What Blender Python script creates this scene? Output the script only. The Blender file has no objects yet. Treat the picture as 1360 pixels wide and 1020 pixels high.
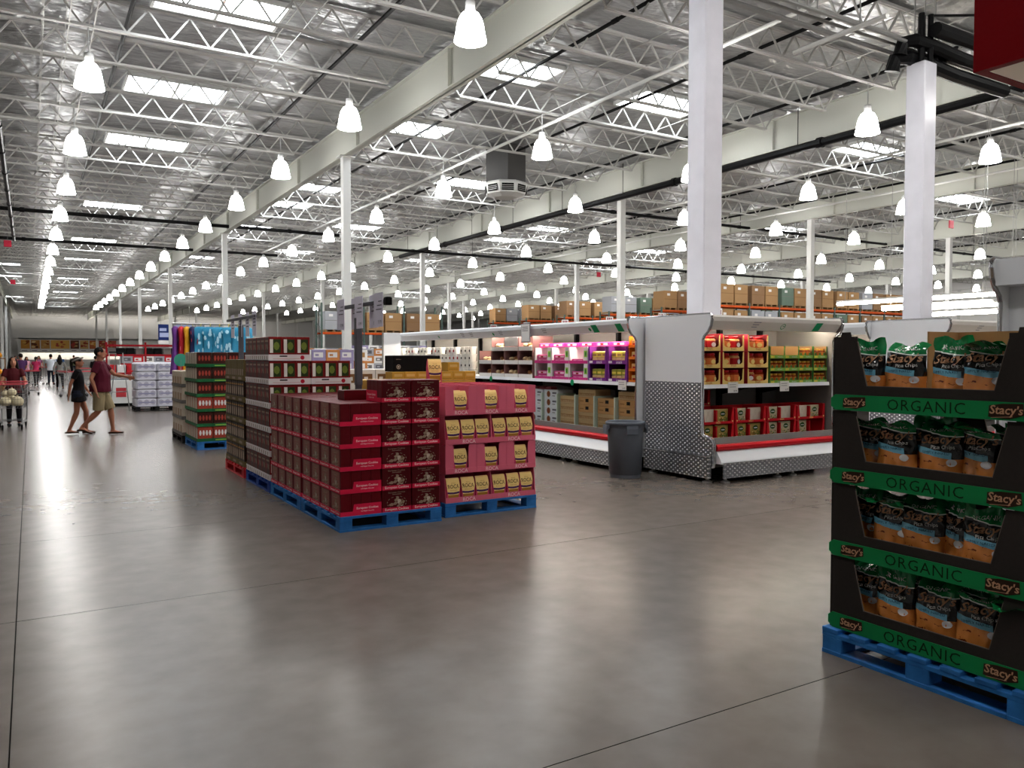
import bpy, math, random
from mathutils import Vector, Matrix
random.seed(7)
sc = bpy.context.scene
COL = sc.collection
PI = math.pi
R = math.radians

# ------------------------------------------------------------------ camera, exposure
FPX, PITCH, YAW = 1059.0, R(1.947), R(31.13)
cam_d = bpy.data.cameras.new('camera')
cam_d.sensor_width = 36.0
cam_d.lens = FPX / 1360.0 * 36.0
cam_d.clip_start, cam_d.clip_end = 0.05, 400
cam = bpy.data.objects.new('camera', cam_d)
cam.location = (0, 0, 1.6)
cam.rotation_euler = (R(90) - PITCH, 0, -YAW)
COL.objects.link(cam)
sc.camera = cam
sc.view_settings.view_transform = 'Standard'
sc.view_settings.look = 'None'
sc.view_settings.exposure = 0.5
sc.view_settings.gamma = 1.0
sc.view_settings.use_curve_mapping = False
world = bpy.data.worlds.new('world')
sc.world = world
world.use_nodes = True
world.node_tree.nodes['Background'].inputs[0].default_value = (0.8, 0.88, 1, 1)
world.node_tree.nodes['Background'].inputs[1].default_value = 0.5
LAMP_L, BULB_L, SKY_L, TUBE_L = 24.0, 95.0, 13.0, 58.0

# ------------------------------------------------------------------ materials
def lin(c):
    if isinstance(c, str):
        c = tuple(int(c[i:i + 2], 16) / 255 for i in (0, 2, 4))
    return tuple(x / 12.92 if x <= 0.04045 else ((x + 0.055) / 1.055) ** 2.4 for x in c) + (1,)

MATS = {}
def mat(name, col, rough=0.55, metal=0.0, spec=0.1, emit=0, var=0.0, vscale=6.0, bump=0.0, bscale=40.0, stretch=(1, 1, 1)):
    if name in MATS: return MATS[name]
    m = bpy.data.materials.new(name)
    m.use_nodes = True
    nt = m.node_tree
    b = nt.nodes['Principled BSDF']
    c = lin(col)
    b.inputs['Base Color'].default_value = c
    b.inputs['Roughness'].default_value = rough
    b.inputs['Metallic'].default_value = metal
    b.inputs['Specular IOR Level'].default_value = spec
    if emit:
        b.inputs['Emission Color'].default_value = c
        b.inputs['Emission Strength'].default_value = emit
    if var or bump:
        geo = nt.nodes.new('ShaderNodeNewGeometry')
        mp = nt.nodes.new('ShaderNodeMapping')
        mp.inputs['Scale'].default_value = stretch
        nt.links.new(geo.outputs['Position'], mp.inputs['Vector'])
        if var:
            n = nt.nodes.new('ShaderNodeTexNoise')
            n.inputs['Scale'].default_value = vscale
            n.inputs['Detail'].default_value = 4
            nt.links.new(mp.outputs[0], n.inputs['Vector'])
            r = nt.nodes.new('ShaderNodeValToRGB')
            r.color_ramp.elements[0].position, r.color_ramp.elements[1].position = 0.3, 0.7
            r.color_ramp.elements[0].color = tuple(x * (1 - var) for x in c[:3]) + (1,)
            r.color_ramp.elements[1].color = tuple(min(1, x * (1 + var)) for x in c[:3]) + (1,)
            nt.links.new(n.outputs[0], r.inputs[0])
            nt.links.new(r.outputs[0], b.inputs['Base Color'])
        if bump:
            n = nt.nodes.new('ShaderNodeTexNoise')
            n.inputs['Scale'].default_value = bscale
            n.inputs['Detail'].default_value = 3
            nt.links.new(mp.outputs[0], n.inputs['Vector'])
            bp = nt.nodes.new('ShaderNodeBump')
            bp.inputs['Strength'].default_value = bump
            bp.inputs['Distance'].default_value = 0.05
            nt.links.new(n.outputs[0], bp.inputs['Height'])
            nt.links.new(bp.outputs[0], b.inputs['Normal'])
    MATS[name] = m
    return m

def node_mat(name):
    m = bpy.data.materials.new(name); m.use_nodes = True
    MATS[name] = m
    return m, m.node_tree, m.node_tree.nodes['Principled BSDF']

# polished concrete
M_floor, nt, b = node_mat('polished_concrete')
g = nt.nodes.new('ShaderNodeNewGeometry')
def noise(scale, detail=5, src=None, dist=0):
    n = nt.nodes.new('ShaderNodeTexNoise')
    n.inputs['Scale'].default_value = scale; n.inputs['Detail'].default_value = detail
    n.inputs['Distortion'].default_value = dist
    nt.links.new(src or g.outputs['Position'], n.inputs['Vector'])
    return n
n1 = noise(0.7, 6); n2 = noise(5, 9)
mx = nt.nodes.new('ShaderNodeMath'); mx.operation = 'MULTIPLY_ADD'
nt.links.new(n2.outputs[0], mx.inputs[0]); mx.inputs[1].default_value = 0.6
hf = nt.nodes.new('ShaderNodeMath'); hf.operation = 'MULTIPLY'; hf.inputs[1].default_value = 0.4
nt.links.new(n1.outputs[0], hf.inputs[0]); nt.links.new(hf.outputs[0], mx.inputs[2])
mc = nt.nodes.new('ShaderNodeMix'); mc.data_type = 'RGBA'
mc.inputs['A'].default_value = lin('4f4741'); mc.inputs['B'].default_value = lin('756d66')
nt.links.new(mx.outputs[0], mc.inputs['Factor']); nt.links.new(mc.outputs['Result'], b.inputs['Base Color'])
b.inputs['Roughness'].default_value = 0.27
b.inputs['Specular IOR Level'].default_value = 0.15

# foil faced roof insulation: wrinkled silver
M_foil, nt, b = node_mat('foil_insulation')
g = nt.nodes.new('ShaderNodeNewGeometry')
mp = nt.nodes.new('ShaderNodeMapping'); mp.inputs['Scale'].default_value = (0.5, 1.0, 1)
nt.links.new(g.outputs['Position'], mp.inputs['Vector'])
b.inputs['Base Color'].default_value = lin('9b9c9d'); b.inputs['Metallic'].default_value = 0.6
b.inputs['Roughness'].default_value = 0.34
na = noise(1.1, 3, mp.outputs[0], 0.8); nb = noise(7, 4, mp.outputs[0], 0.4)
md = nt.nodes.new('ShaderNodeMath'); md.operation = 'MULTIPLY_ADD'; md.inputs[1].default_value = 0.16
nt.links.new(nb.outputs[0], md.inputs[0]); nt.links.new(na.outputs[0], md.inputs[2])
bp = nt.nodes.new('ShaderNodeBump'); bp.inputs['Strength'].default_value = 0.8; bp.inputs['Distance'].default_value = 0.35
nt.links.new(md.outputs[0], bp.inputs['Height']); nt.links.new(bp.outputs[0], b.inputs['Normal'])

# diamond tread plate (raised lozenges in alternating directions)
M_tread, nt, b = node_mat('diamond_plate')
tc = nt.nodes.new('ShaderNodeTexCoord')
b.inputs['Base Color'].default_value = lin('a3a4a6'); b.inputs['Metallic'].default_value = 0.85
b.inputs['Roughness'].default_value = 0.33
spx = nt.nodes.new('ShaderNodeSeparateXYZ'); nt.links.new(tc.outputs['Object'], spx.inputs[0])
def mth(op, a_, b_=None):
    n = nt.nodes.new('ShaderNodeMath'); n.operation = op
    for i_, v_ in enumerate((a_, b_)):
        if v_ is None: continue
        if isinstance(v_, (int, float)): n.inputs[i_].default_value = v_
        else: nt.links.new(v_, n.inputs[i_])
    return n.outputs[0]
hz = mth('ADD', spx.outputs[0], spx.outputs[1])
s1 = mth('SINE', mth('MULTIPLY', hz, 75.0)); s2 = mth('SINE', mth('MULTIPLY', spx.outputs[2], 110.0))
dots = mth('MULTIPLY', s1, s2)
hgt = nt.nodes.new('ShaderNodeMapRange'); hgt.inputs[1].default_value, hgt.inputs[2].default_value = 0.35, 0.75
nt.links.new(dots, hgt.inputs[0])
bp = nt.nodes.new('ShaderNodeBump'); bp.inputs['Strength'].default_value = 0.9; bp.inputs['Distance'].default_value = 0.006
nt.links.new(hgt.outputs[0], bp.inputs['Height']); nt.links.new(bp.outputs[0], b.inputs['Normal'])
rgh = nt.nodes.new('ShaderNodeMapRange'); rgh.inputs[3].default_value, rgh.inputs[4].default_value = 0.42, 0.25
nt.links.new(hgt.outputs[0], rgh.inputs[0]); nt.links.new(rgh.outputs[0], b.inputs['Roughness'])
rmp = nt.nodes.new('ShaderNodeValToRGB'); rmp.color_ramp.elements[0].color = lin('83858a'); rmp.color_ramp.elements[1].color = lin('eeeef0')  # bright glints on the lozenges painted into the base colour
nt.links.new(hgt.outputs[0], rmp.inputs[0]); nt.links.new(rmp.outputs[0], b.inputs['Base Color'])

# chip bag film: printed bands by height on the bag
M_bag, nt, b = node_mat('printed_bag_film')
tc = nt.nodes.new('ShaderNodeTexCoord'); sp = nt.nodes.new('ShaderNodeSeparateXYZ')
nt.links.new(tc.outputs['Object'], sp.inputs[0])
w1 = nt.nodes.new('ShaderNodeMath'); w1.operation = 'SINE'
w0 = nt.nodes.new('ShaderNodeMath'); w0.operation = 'MULTIPLY_ADD'; w0.inputs[1].default_value = 16; w0.inputs[2].default_value = 0.6
nt.links.new(sp.outputs[0], w0.inputs[0]); nt.links.new(w0.outputs[0], w1.inputs[0])
w2 = nt.nodes.new('ShaderNodeMath'); w2.operation = 'MULTIPLY_ADD'; w2.inputs[1].default_value = 0.012
nt.links.new(w1.outputs[0], w2.inputs[0]); nt.links.new(sp.outputs[2], w2.inputs[2])
w3 = nt.nodes.new('ShaderNodeMath'); w3.operation = 'DIVIDE'; w3.inputs[1].default_value = 0.36
nt.links.new(w2.outputs[0], w3.inputs[0])
rb = nt.nodes.new('ShaderNodeValToRGB'); cr = rb.color_ramp; cr.interpolation = 'CONSTANT'
cr.elements[0].position = 0; cr.elements[0].color = (0, 0, 0, 1)
cr.elements[1].position = 0.50; cr.elements[1].color = lin('6fb3cc')
for p_, c_ in ((0.585, '0c0b0c'), (0.79, 'e6efe6'), (0.805, '13783f')):
    e = cr.elements.new(p_); e.color = lin(c_)
nt.links.new(w3.outputs[0], rb.inputs[0])
vc = nt.nodes.new('ShaderNodeTexNoise'); vc.inputs['Scale'].default_value = 26; vc.inputs['Detail'].default_value = 3; vc.inputs['Distortion'].default_value = 1.2
nt.links.new(tc.outputs['Object'], vc.inputs['Vector'])
rc = nt.nodes.new('ShaderNodeValToRGB'); rc.color_ramp.elements[0].color = lin('d4843e'); rc.color_ramp.elements[1].color = lin('6a2e10')
rc.color_ramp.elements[0].position = 0.64; rc.color_ramp.elements[1].position = 0.42
nt.links.new(vc.outputs[0], rc.inputs[0])
lt = nt.nodes.new('ShaderNodeMath'); lt.operation = 'LESS_THAN'; lt.inputs[1].default_value = 0.50
nt.links.new(w3.outputs[0], lt.inputs[0])
mxc = nt.nodes.new('ShaderNodeMix'); mxc.data_type = 'RGBA'
nt.links.new(lt.outputs[0], mxc.inputs['Factor']); nt.links.new(rb.outputs[0], mxc.inputs['A']); nt.links.new(rc.outputs[0], mxc.inputs['B'])
nt.links.new(mxc.outputs['Result'], b.inputs['Base Color'])
gx = nt.nodes.new('ShaderNodeMath'); gx.operation = 'GREATER_THAN'; gx.inputs[1].default_value = 0.062
nt.links.new(sp.outputs[0], gx.inputs[0])
gz = nt.nodes.new('ShaderNodeMath'); gz.operation = 'LESS_THAN'; gz.inputs[1].default_value = 0.7
nt.links.new(w3.outputs[0], gz.inputs[0])
gg = nt.nodes.new('ShaderNodeMath'); gg.operation = 'MULTIPLY'
nt.links.new(gx.outputs[0], gg.inputs[0]); nt.links.new(gz.outputs[0], gg.inputs[1])
gl_ = nt.nodes.new('ShaderNodeMath'); gl_.operation = 'SUBTRACT'; gl_.use_clamp = True
nt.links.new(gg.outputs[0], gl_.inputs[0]); nt.links.new(lt.outputs[0], gl_.inputs[1])
mx2 = nt.nodes.new('ShaderNodeMix'); mx2.data_type = 'RGBA'; mx2.inputs['B'].default_value = lin('0c0b0c')
nt.links.new(gl_.outputs[0], mx2.inputs['Factor']); nt.links.new(mxc.outputs['Result'], mx2.inputs['A'])
nt.links.new(mx2.outputs['Result'], b.inputs['Base Color'])
b.inputs['Roughness'].default_value = 0.16

M_wall = mat('wall_paint', 'e2e1df', 0.7)
M_white = mat('white_paint', 'cfcfcc', 0.5)
M_steelw = mat('painted_joist', 'b4b3af', 0.5)
M_girder = mat('girder_paint', 'c2c3ba', 0.5)
M_col = mat('column_wrap', 'e6e6ef', 0.22, var=0.04, vscale=3)
M_black = mat('black_pipe', '101011', 0.4)
M_blackm = mat('black_matte', '0c0b0b', 0.7)
M_gal = mat('galvanised', '9a9a98', 0.4, 0.7)
M_chrome = mat('chrome_trim', 'b9babd', 0.2, 0.9)
M_lamp = mat('lamp_glow', 'fffdfa', emit=LAMP_L)
M_bulb = mat('bulb_glow', 'fffdfa', emit=BULB_L)
M_sky = mat('skylight_glow', 'f4faff', emit=SKY_L)
M_tube = mat('tube_glow', 'fff6e6', emit=TUBE_L)
M_cap = mat('lamp_cap', 'b5b5b3', 0.45)
M_cool = mat('cooler_white', 'e6e9ed', 0.35)
M_coolin = mat('cooler_inside', 'e8e4dc', 0.5)
M_coolbeige = mat('canopy_paint', 'dad5ce', 0.4)
M_redtrim = mat('red_bumper', 'b3121c', 0.3)
M_glass = mat('dark_gap', '141416', 0.5)
M_blue = mat('blue_pallet_wood', '2a66a4', 0.6, var=0.22, vscale=9)
M_bluedk = mat('navy_pallet_wood', '1d3c86', 0.6, var=0.2, vscale=9)
M_redp = mat('red_pallet_wood', 'b8242c', 0.6, var=0.2, vscale=9)
M_blkp = mat('black_pallet', '161617', 0.6)
M_wood = mat('plain_pallet_wood', '8c6b47', 0.7, var=0.2)
M_kraft = mat('kraft_board', 'a07a4e', 0.75, var=0.08, vscale=5)
M_kraftd = mat('brown_board', '7b5a38', 0.75)
M_ink = mat('black_ink', '0e0d0d', 0.6)
M_paper = mat('white_card', 'dcdad8', 0.6)
M_grtag = mat('green_tag', '0f8f58', 0.5)

# ------------------------------------------------------------------ mesh helpers
class MB:
    def __init__(s): s.v, s.f, s.i, s.m = [], [], [], []
    def k(s, m):
        if m not in s.m: s.m.append(m)
        return s.m.index(m)
    def add(s, vs, fs, m, T=None):
        o = len(s.v)
        s.v += [tuple(T @ Vector(p)) for p in vs] if T else [tuple(p) for p in vs]
        s.f += [tuple(o + a for a in f) for f in fs]
        s.i += [s.k(m)] * len(fs)
        return s
    def box(s, x0, y0, z0, x1, y1, z1, m, T=None, skip=''):
        vs = [(x, y, z) for z in (z0, z1) for y in (y0, y1) for x in (x0, x1)]
        fs = {'b': (0, 2, 3, 1), 't': (4, 5, 7, 6), 'f': (0, 1, 5, 4), 'k': (2, 6, 7, 3), 'l': (0, 4, 6, 2), 'r': (1, 3, 7, 5)}
        return s.add(vs, [q for n, q in fs.items() if n not in skip], m, T)
    def cbox(s, x0, y0, z0, x1, y1, z1, m, c=0.004, T=None):
        # box with chamfered vertical edges and top edge
        def ring(z, k): return [(x0 + k, y0, z), (x1 - k, y0, z), (x1, y0 + k, z), (x1, y1 - k, z), (x1 - k, y1, z), (x0 + k, y1, z), (x0, y1 - k, z), (x0, y0 + k, z)]
        a = ring(z0, c); b_ = ring(z1 - c, c)
        t = [(x0 + 2 * c, y0 + c, z1), (x1 - 2 * c, y0 + c, z1), (x1 - c, y0 + 2 * c, z1), (x1 - c, y1 - 2 * c, z1), (x1 - 2 * c, y1 - c, z1), (x0 + 2 * c, y1 - c, z1), (x0 + c, y1 - 2 * c, z1), (x0 + c, y0 + 2 * c, z1)]
        fs = [tuple(reversed(range(8))), tuple(range(16, 24))]
        for r in (0, 8):
            for j in range(8):
                q = (j + 1) % 8
                fs.append((r + j, r + q, r + 8 + q, r + 8 + j))
        return s.add(a + b_ + t, fs, m, T)
    def tube(s, pts, r, m, n=6, T=None, caps=True):
        pts = [Vector(p) for p in pts]
        rs = r if isinstance(r, (list, tuple)) else [r] * len(pts)
        vs, fs = [], []
        for j, p in enumerate(pts):
            d = (pts[min(j + 1, len(pts) - 1)] - pts[max(j - 1, 0)]).normalized()
            u = d.cross(Vector((0, 0, 1)))
            if u.length < 1e-3: u = Vector((1, 0, 0))
            u.normalize(); w = u.cross(d)
            for q in range(n):
                a = 2 * PI * (q + 0.5) / n
                vs.append(p + (u * math.cos(a) + w * math.sin(a)) * rs[j])
        for j in range(len(pts) - 1):
            for q in range(n):
                fs.append((j * n + q, j * n + (q + 1) % n, (j + 1) * n + (q + 1) % n, (j + 1) * n + q))
        if caps:
            fs.append(tuple(reversed(range(n)))); fs.append(tuple((len(pts) - 1) * n + q for q in range(n)))
        return s.add(vs, fs, m, T)
    def lathe(s, prof, m, n=12, T=None):
        vs, fs = [], []
        for r, z in prof:
            for q in range(n):
                a = 2 * PI * q / n
                vs.append((r * math.cos(a), r * math.sin(a), z))
        for j in range(len(prof) - 1):
            for q in range(n):
                fs.append((j * n + q, j * n + (q + 1) % n, (j + 1) * n + (q + 1) % n, (j + 1) * n + q))
        return s.add(vs, fs, m, T)
    def prism(s, pts, t0, t1, m, axis='x', T=None):
        # extrude a 2D outline; axis x: pts are (y, z); axis y: pts are (x, z); axis z: (x, y)
        def P(p, t): return (t, p[0], p[1]) if axis == 'x' else ((p[0], t, p[1]) if axis == 'y' else (p[0], p[1], t))
        n = len(pts)
        vs = [P(p, t0) for p in pts] + [P(p, t1) for p in pts]
        fs = [tuple(range(n)), tuple(reversed(range(n, 2 * n)))] + [(j, j + n, (j + 1) % n + n, (j + 1) % n) for j in range(n)]
        return s.add(vs, fs, m, T)
    def quad(s, a, b, c, d, m, T=None): return s.add([a, b, c, d], [(0, 1, 2, 3)], m, T)
    def disc(s, c, r, m, n=10, T=None, ry=None):
        return s.add([(c[0] + r * math.cos(2 * PI * q / n), c[1], c[2] + (ry or r) * math.sin(2 * PI * q / n)) for q in range(n)], [tuple(range(n))], m, T)
    def mesh(s, name, smooth=False):
        me = bpy.data.meshes.new(name)
        me.from_pydata(s.v, [], s.f)
        for m in s.m: me.materials.append(m)
        me.polygons.foreach_set('material_index', s.i)
        if smooth: me.polygons.foreach_set('use_smooth', [True] * len(s.f))
        me.update()
        return me
    def build(s, name, parent=None, loc=(0, 0, 0), rz=0, smooth=False):
        return put(s.mesh(name, smooth), name, parent, loc, rz)

def put(me, name, parent=None, loc=(0, 0, 0), rz=0):
    o = bpy.data.objects.new(name, me)
    COL.objects.link(o)
    o.location = loc; o.rotation_euler = (0, 0, rz)
    if parent: o.parent = parent
    return o
LABELS = {}
def tag(o, label, cat, group=None):
    n = len(label.split())
    if not 4 <= n <= 16: print('LABEL LENGTH', n, label)
    o['label'] = label; o['category'] = cat
    if group: o['group'] = group
    LABELS.setdefault(label, []).append(o.name)
    return o
def thing(name, label, cat, loc=(0, 0, 0), rz=0, group=None):
    o = bpy.data.objects.new(name, None)
    COL.objects.link(o)
    o.empty_display_size = 0.1
    o.location = loc; o.rotation_euler = (0, 0, rz)
    return tag(o, label, cat, group)
def struct(o): o['kind'] = 'structure'; return o
KIDS = {}
def dup(root, loc, rz, label, group=None):
    r = root.copy(); COL.objects.link(r)
    r.location = loc; r.rotation_euler = (0, 0, rz)
    r['label'] = label
    if group: r['group'] = group
    if len(label.split()) > 16: print('LABEL LENGTH', label)
    LABELS.setdefault(label, []).append(r.name)
    for ch in KIDS.setdefault(root.name, list(root.children)):
        c = ch.copy(); COL.objects.link(c); c.parent = r
        for g_ in KIDS.setdefault(ch.name, list(ch.children)):
            d = g_.copy(); COL.objects.link(d); d.parent = c
    return r
ORD = ['first', 'second', 'third', 'fourth', 'fifth', 'sixth', 'seventh', 'eighth', 'ninth', 'tenth', 'eleventh', 'twelfth', 'thirteenth', 'fourteenth',
       'fifteenth', 'sixteenth', 'seventeenth', 'eighteenth', 'nineteenth', 'twentieth', 'twenty-first', 'twenty-second']

TXT = {}
def glyphs(s, shear=0.0, offset=0.0, space=1.0):
    key = (s, shear, offset, space)
    if key in TXT: return TXT[key]
    cu = bpy.data.curves.new('text', 'FONT')
    cu.body = s; cu.shear = shear; cu.offset = offset; cu.space_character = space
    cu.resolution_u = 2; cu.size = 1.0
    o = bpy.data.objects.new('text', cu); COL.objects.link(o)
    dg = bpy.context.evaluated_depsgraph_get()
    me = bpy.data.meshes.new_from_object(o.evaluated_get(dg))
    vs = [tuple(v.co) for v in me.vertices]; fs = [tuple(p.vertices) for p in me.polygons]
    bpy.data.objects.remove(o); bpy.data.curves.remove(cu); bpy.data.meshes.remove(me)
    x0, x1 = min(v[0] for v in vs), max(v[0] for v in vs); y0, y1 = min(v[1] for v in vs), max(v[1] for v in vs)
    vs = [((v[0] - (x0 + x1) / 2), (v[1] - (y0 + y1) / 2)) for v in vs]
    TXT[key] = (vs, fs, x1 - x0, y1 - y0)
    return TXT[key]
def text(mb, s, c, right, up, width=None, height=None, m=None, shear=0, offset=0, space=1.0, f=None):
    vs, fs, w, h = glyphs(s, shear, offset, space)
    sx = (width / w) if width else height / h
    sy = (height / h) if height else sx
    c, right, up = Vector(c), Vector(right), Vector(up)
    pts = [c + right * (x * sx) + up * (y * sy) for x, y in vs]
    if f: pts = [f(p) for p in pts]
    mb.add(pts, fs, m or M_ink)

# ------------------------------------------------------------------ room shell
WX0, WX1, WY0, WY1, DECK = -14.0, 76.25, -14.0, 158.0, 9.1
fl = struct(MB().box(WX0, WY0, -0.2, WX1, WY1, -0.02, mat('slab_bed', '120f0d', 0.9)).build('floor'))
XJ = [WX0, -6.1, -0.1, 9.2, 15.3, 21.4, 30.0, WX1]
YJ = [WY0, -6.6, -3.55, -0.5, 2.55, 5.63, 8.02, 11.1, 14.2, 17.3, 20.4, 23.0, 26.5, 32.6, 38.7, 44.8, 57, 69, 93, WY1]
for a in range(len(XJ) - 1):
    for c in range(len(YJ) - 1):
        j = 0.003
        MB().box(XJ[a] + j, YJ[c] + j, -0.02, XJ[a + 1] - j, YJ[c + 1] - j, 0, M_floor, skip='bfklr').box(XJ[a] + j, YJ[c] + j, -0.02, XJ[a + 1] - j, YJ[c + 1] - j, 0, MATS['slab_bed'], skip='bt').build('slab', fl)
ce = struct(MB().box(WX0, WY0, DECK, WX1, WY1, DECK + 0.15, M_foil).build('ceiling'))
wl = struct(MB().box(WX0 - 0.2, WY0, 0, WX0, WY1, DECK, M_wall).build('wall_left'))
wr = struct(MB().box(WX1, WY0, 0, WX1 + 0.2, WY1, DECK, M_wall).build('wall_right'))
wk = struct(MB().box(WX0, WY0 - 0.2, 0, WX1, WY0, DECK, M_wall).build('wall_behind'))
wf = struct(MB().box(WX0, WY1, 0, WX1, WY1 + 0.2, DECK, M_wall).build('wall_far'))
pn = MB().box(-1.9, WY1 - 0.06, 4.6, 1.9, WY1, DECK - 0.3, M_wall).mesh('wall_panel')
for k in range(20): put(pn, 'wall_panel', wf, (-10 + 4.1 * k, 0, 0))
pn2 = MB().box(WX1 - 0.06, -2.9, 0.2, WX1, 2.9, DECK - 0.3, M_wall).mesh('wall_panel')
for k in range(26): put(pn2, 'wall_panel', wr, (0, -8 + 6.2 * k, 0))

# girders along the aisle and the columns under them
GX = [-2.5 + 11.25 * k for k in range(-1, 8)]
GZ0, GZ1 = 8.0, 8.98
gm = MB()
gm.box(-0.02, WY0, GZ0, 0.02, WY1, GZ1, M_girder)
for z in (GZ0, GZ1 - 0.03): gm.box(-0.13, WY0, z, 0.13, WY1, z + 0.03, M_girder)
for k in range(28): gm.box(-0.12, WY0 + 6.25 * k - 0.008, GZ0, 0.12, WY0 + 6.25 * k + 0.008, GZ1, M_girder)
gme = gm.mesh('girder')
for x in GX: put(gme, 'girder', ce, (x, 0, 0))
cm = MB().cbox(-0.125, -0.125, 0, 0.125, 0.125, GZ0, M_white, 0.012).box(-0.25, -0.2, GZ0 - 0.03, 0.25, 0.2, GZ0, M_white)
cm.box(-0.2, -0.2, 0, 0.2, 0.2, 0.025, M_gal)
cme = cm.mesh('column')
CY = [24.8, 43.4, 62.3, 81, 99.8, 118.6, 137.4]
cid = 0
for ix, x in enumerate(GX[1:]):
    for iy, y in enumerate(CY):
        if ix == 0 and iy < 2: continue
        o = put(cme, 'steel_column', None, (x, y, 0))
        tag(o, 'slim white steel column, %s down the %s column line counted from the aisle' % (ORD[iy], ORD[ix]), 'column', 'slim roof columns'); o['kind'] = 'structure'
for x in GX[2:]:
    if x > 15:
        o = put(cme, 'steel_column', None, (x, 6.2, 0)); tag(o, 'slim white steel column nearest the coolers, on the %s column line' % ORD[GX.index(x)], 'column', 'slim roof columns'); o['kind'] = 'structure'

# joists across the bays
JS = 6.22 / 3
JY = [12.6 + 6.22 * 0.5 - 1.5 * JS + JS * k - 9 * JS for k in range(80)]
JY = [y for y in JY if y < WY1 - 0.5]
def joist_mb(x0, L, y, mb):
    zb, zt = 8.40, 9.0
    for dy in (-0.032, 0.032):
        mb.box(x0 + 0.13, y + dy - 0.022, zt, x0 + L - 0.13, y + dy + 0.022, zt + 0.06, M_steelw)
        mb.box(x0 + 1.0, y + dy - 0.022, zb, x0 + L - 1.0, y + dy + 0.022, zb + 0.05, M_steelw)
    n = 12; p = (L - 1.2) / n
    for k in range(n):
        a = x0 + 0.6 + p * k
        w = 0.025
        mb.tube([(a, y, zt), (a + p / 2, y, zb + 0.03)], w, M_steelw, 4, caps=False)
        mb.tube([(a + p / 2, y, zb + 0.03), (a + p, y, zt)], w, M_steelw, 4, caps=False)
BAYS = GX[1:-1]
jme = MB(); joist_mb(0, 11.25, 0, jme); jme = jme.mesh('roof_joist')
allj = sorted([(math.hypot(x + 5.6, y), x, y) for x in BAYS + [GX[0]] for y in JY if y > -8], key=lambda t: t[0])
near = [t for t in allj if not (t[1] == GX[0] and t[2] > 20)]
for d_, x, y in near[:290]: put(jme, 'roof_joist', ce, (x, y, 0))
mb = MB()
for d_, x, y in near[290:]: joist_mb(x, 11.25, y, mb)
o = mb.build('distant_joists', ce); o['kind'] = 'stuff'
# bridging rods along the aisle
brm = MB().tube([(0, WY0, 8.42), (0, WY1, 8.42)], 0.014, M_steelw, 4).tube([(0, WY0, 8.98), (0, WY1, 8.98)], 0.014, M_steelw, 4).mesh('bridging_rod')
for x in BAYS:
    for k in (1, 2): put(brm, 'bridging_rod', ce, (x + 3.75 * k, 0, 0))
for x in (0.35, 0.8): put(brm, 'bridging_rod', ce, (x, 0, 0))

# skylights
SK = {3.6: [11.7, 17.9, 24.1, 30.4, 43.8, 57.3, 69.1, 86.5, 105, 124], -1.8: [75.6, 86.6, 116], 10.7: [17.9, 24.1, 34.6, 39.1, 47.1, 63.1, 77.2, 96.4],
      16.1: [18.0, 30.4, 43.8, 56.3, 85.5, 104], 26.0: [18.2, 38.7, 43.8, 56.4, 75], 37.6: [21.4, 31.7, 43.2, 49.1, 70, 85], 48.5: [31, 44, 57], 59.5: [37, 50]}
skm = thing('skylight', 'glowing roof skylight over the main aisle, nearest the camera', 'skylight', (0, 0, -50), 0, 'roof skylights')
fr = MB()
for x0, y0, x1, y1 in ((-1.3, -0.75, -1.24, 0.75), (1.24, -0.75, 1.3, 0.75), (-1.3, -0.75, 1.3, -0.69), (-1.3, 0.69, 1.3, 0.75), (-0.03, -0.75, 0.03, 0.75)):
    fr.box(x0, y0, -0.10, x1, y1, 0.0, M_white)
fr.build('curb_frame', skm)
for sx in (-0.64, 0.64):
    MB().add([(sx - 0.6, -0.69, -0.03), (sx + 0.6, -0.69, -0.03), (sx + 0.6, 0.69, -0.03), (sx - 0.6, 0.69, -0.03), (sx, 0, -0.07)], [(1, 0, 4), (2, 1, 4), (3, 2, 4), (0, 3, 4)], M_sky).build('pane', skm)
first = True; col_names = sorted(SK)
for x in col_names:
    for i, y in enumerate(SK[x]):
        lb = 'glowing roof skylight, %s along the %s skylight row counted from the aisle wall' % (ORD[i], ORD[col_names.index(x)])
        if first:
            skm.location = (x, y, DECK); skm['label'] = lb; first = False
        else: dup(skm, (x, y, DECK), 0, lb)

# high bay lamps
bell = [(0.085, 0.53), (0.10, 0.515), (0.155, 0.48), (0.205, 0.395), (0.238, 0.28), (0.262, 0.13), (0.288, 0.01), (0.288, 0.0)]
def lamp_parts(n):
    sh = MB().lathe(bell, M_lamp, n).mesh('lamp_shade', True)
    cp = MB().lathe([(0.0, 0.70), (0.085, 0.70), (0.09, 0.68), (0.09, 0.55), (0.07, 0.52), (0.0, 0.52)], M_cap, 10).mesh('ballast_cap', True)
    st = MB().tube([(0, 0, 0.70), (0, 0, 1.24)], 0.012, M_cap, 5).mesh('hanging_stem')
    bu = MB().lathe([(0.0, 0.1), (0.2, 0.1)], M_bulb, 12).mesh('lens')
    return sh, cp, st, bu
S1 = lamp_parts(20)
far = MB().lathe(bell, M_lamp, 10).lathe([(0.0, 0.1), (0.2, 0.1)], M_bulb, 6).lathe([(0.0, 0.70), (0.09, 0.68), (0.09, 0.53)], M_cap, 6).tube([(0, 0, 0.7), (0, 0, 1.24)], 0.012, M_cap, 3).mesh('bell_lamp', True)
LZ = 7.16
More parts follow.
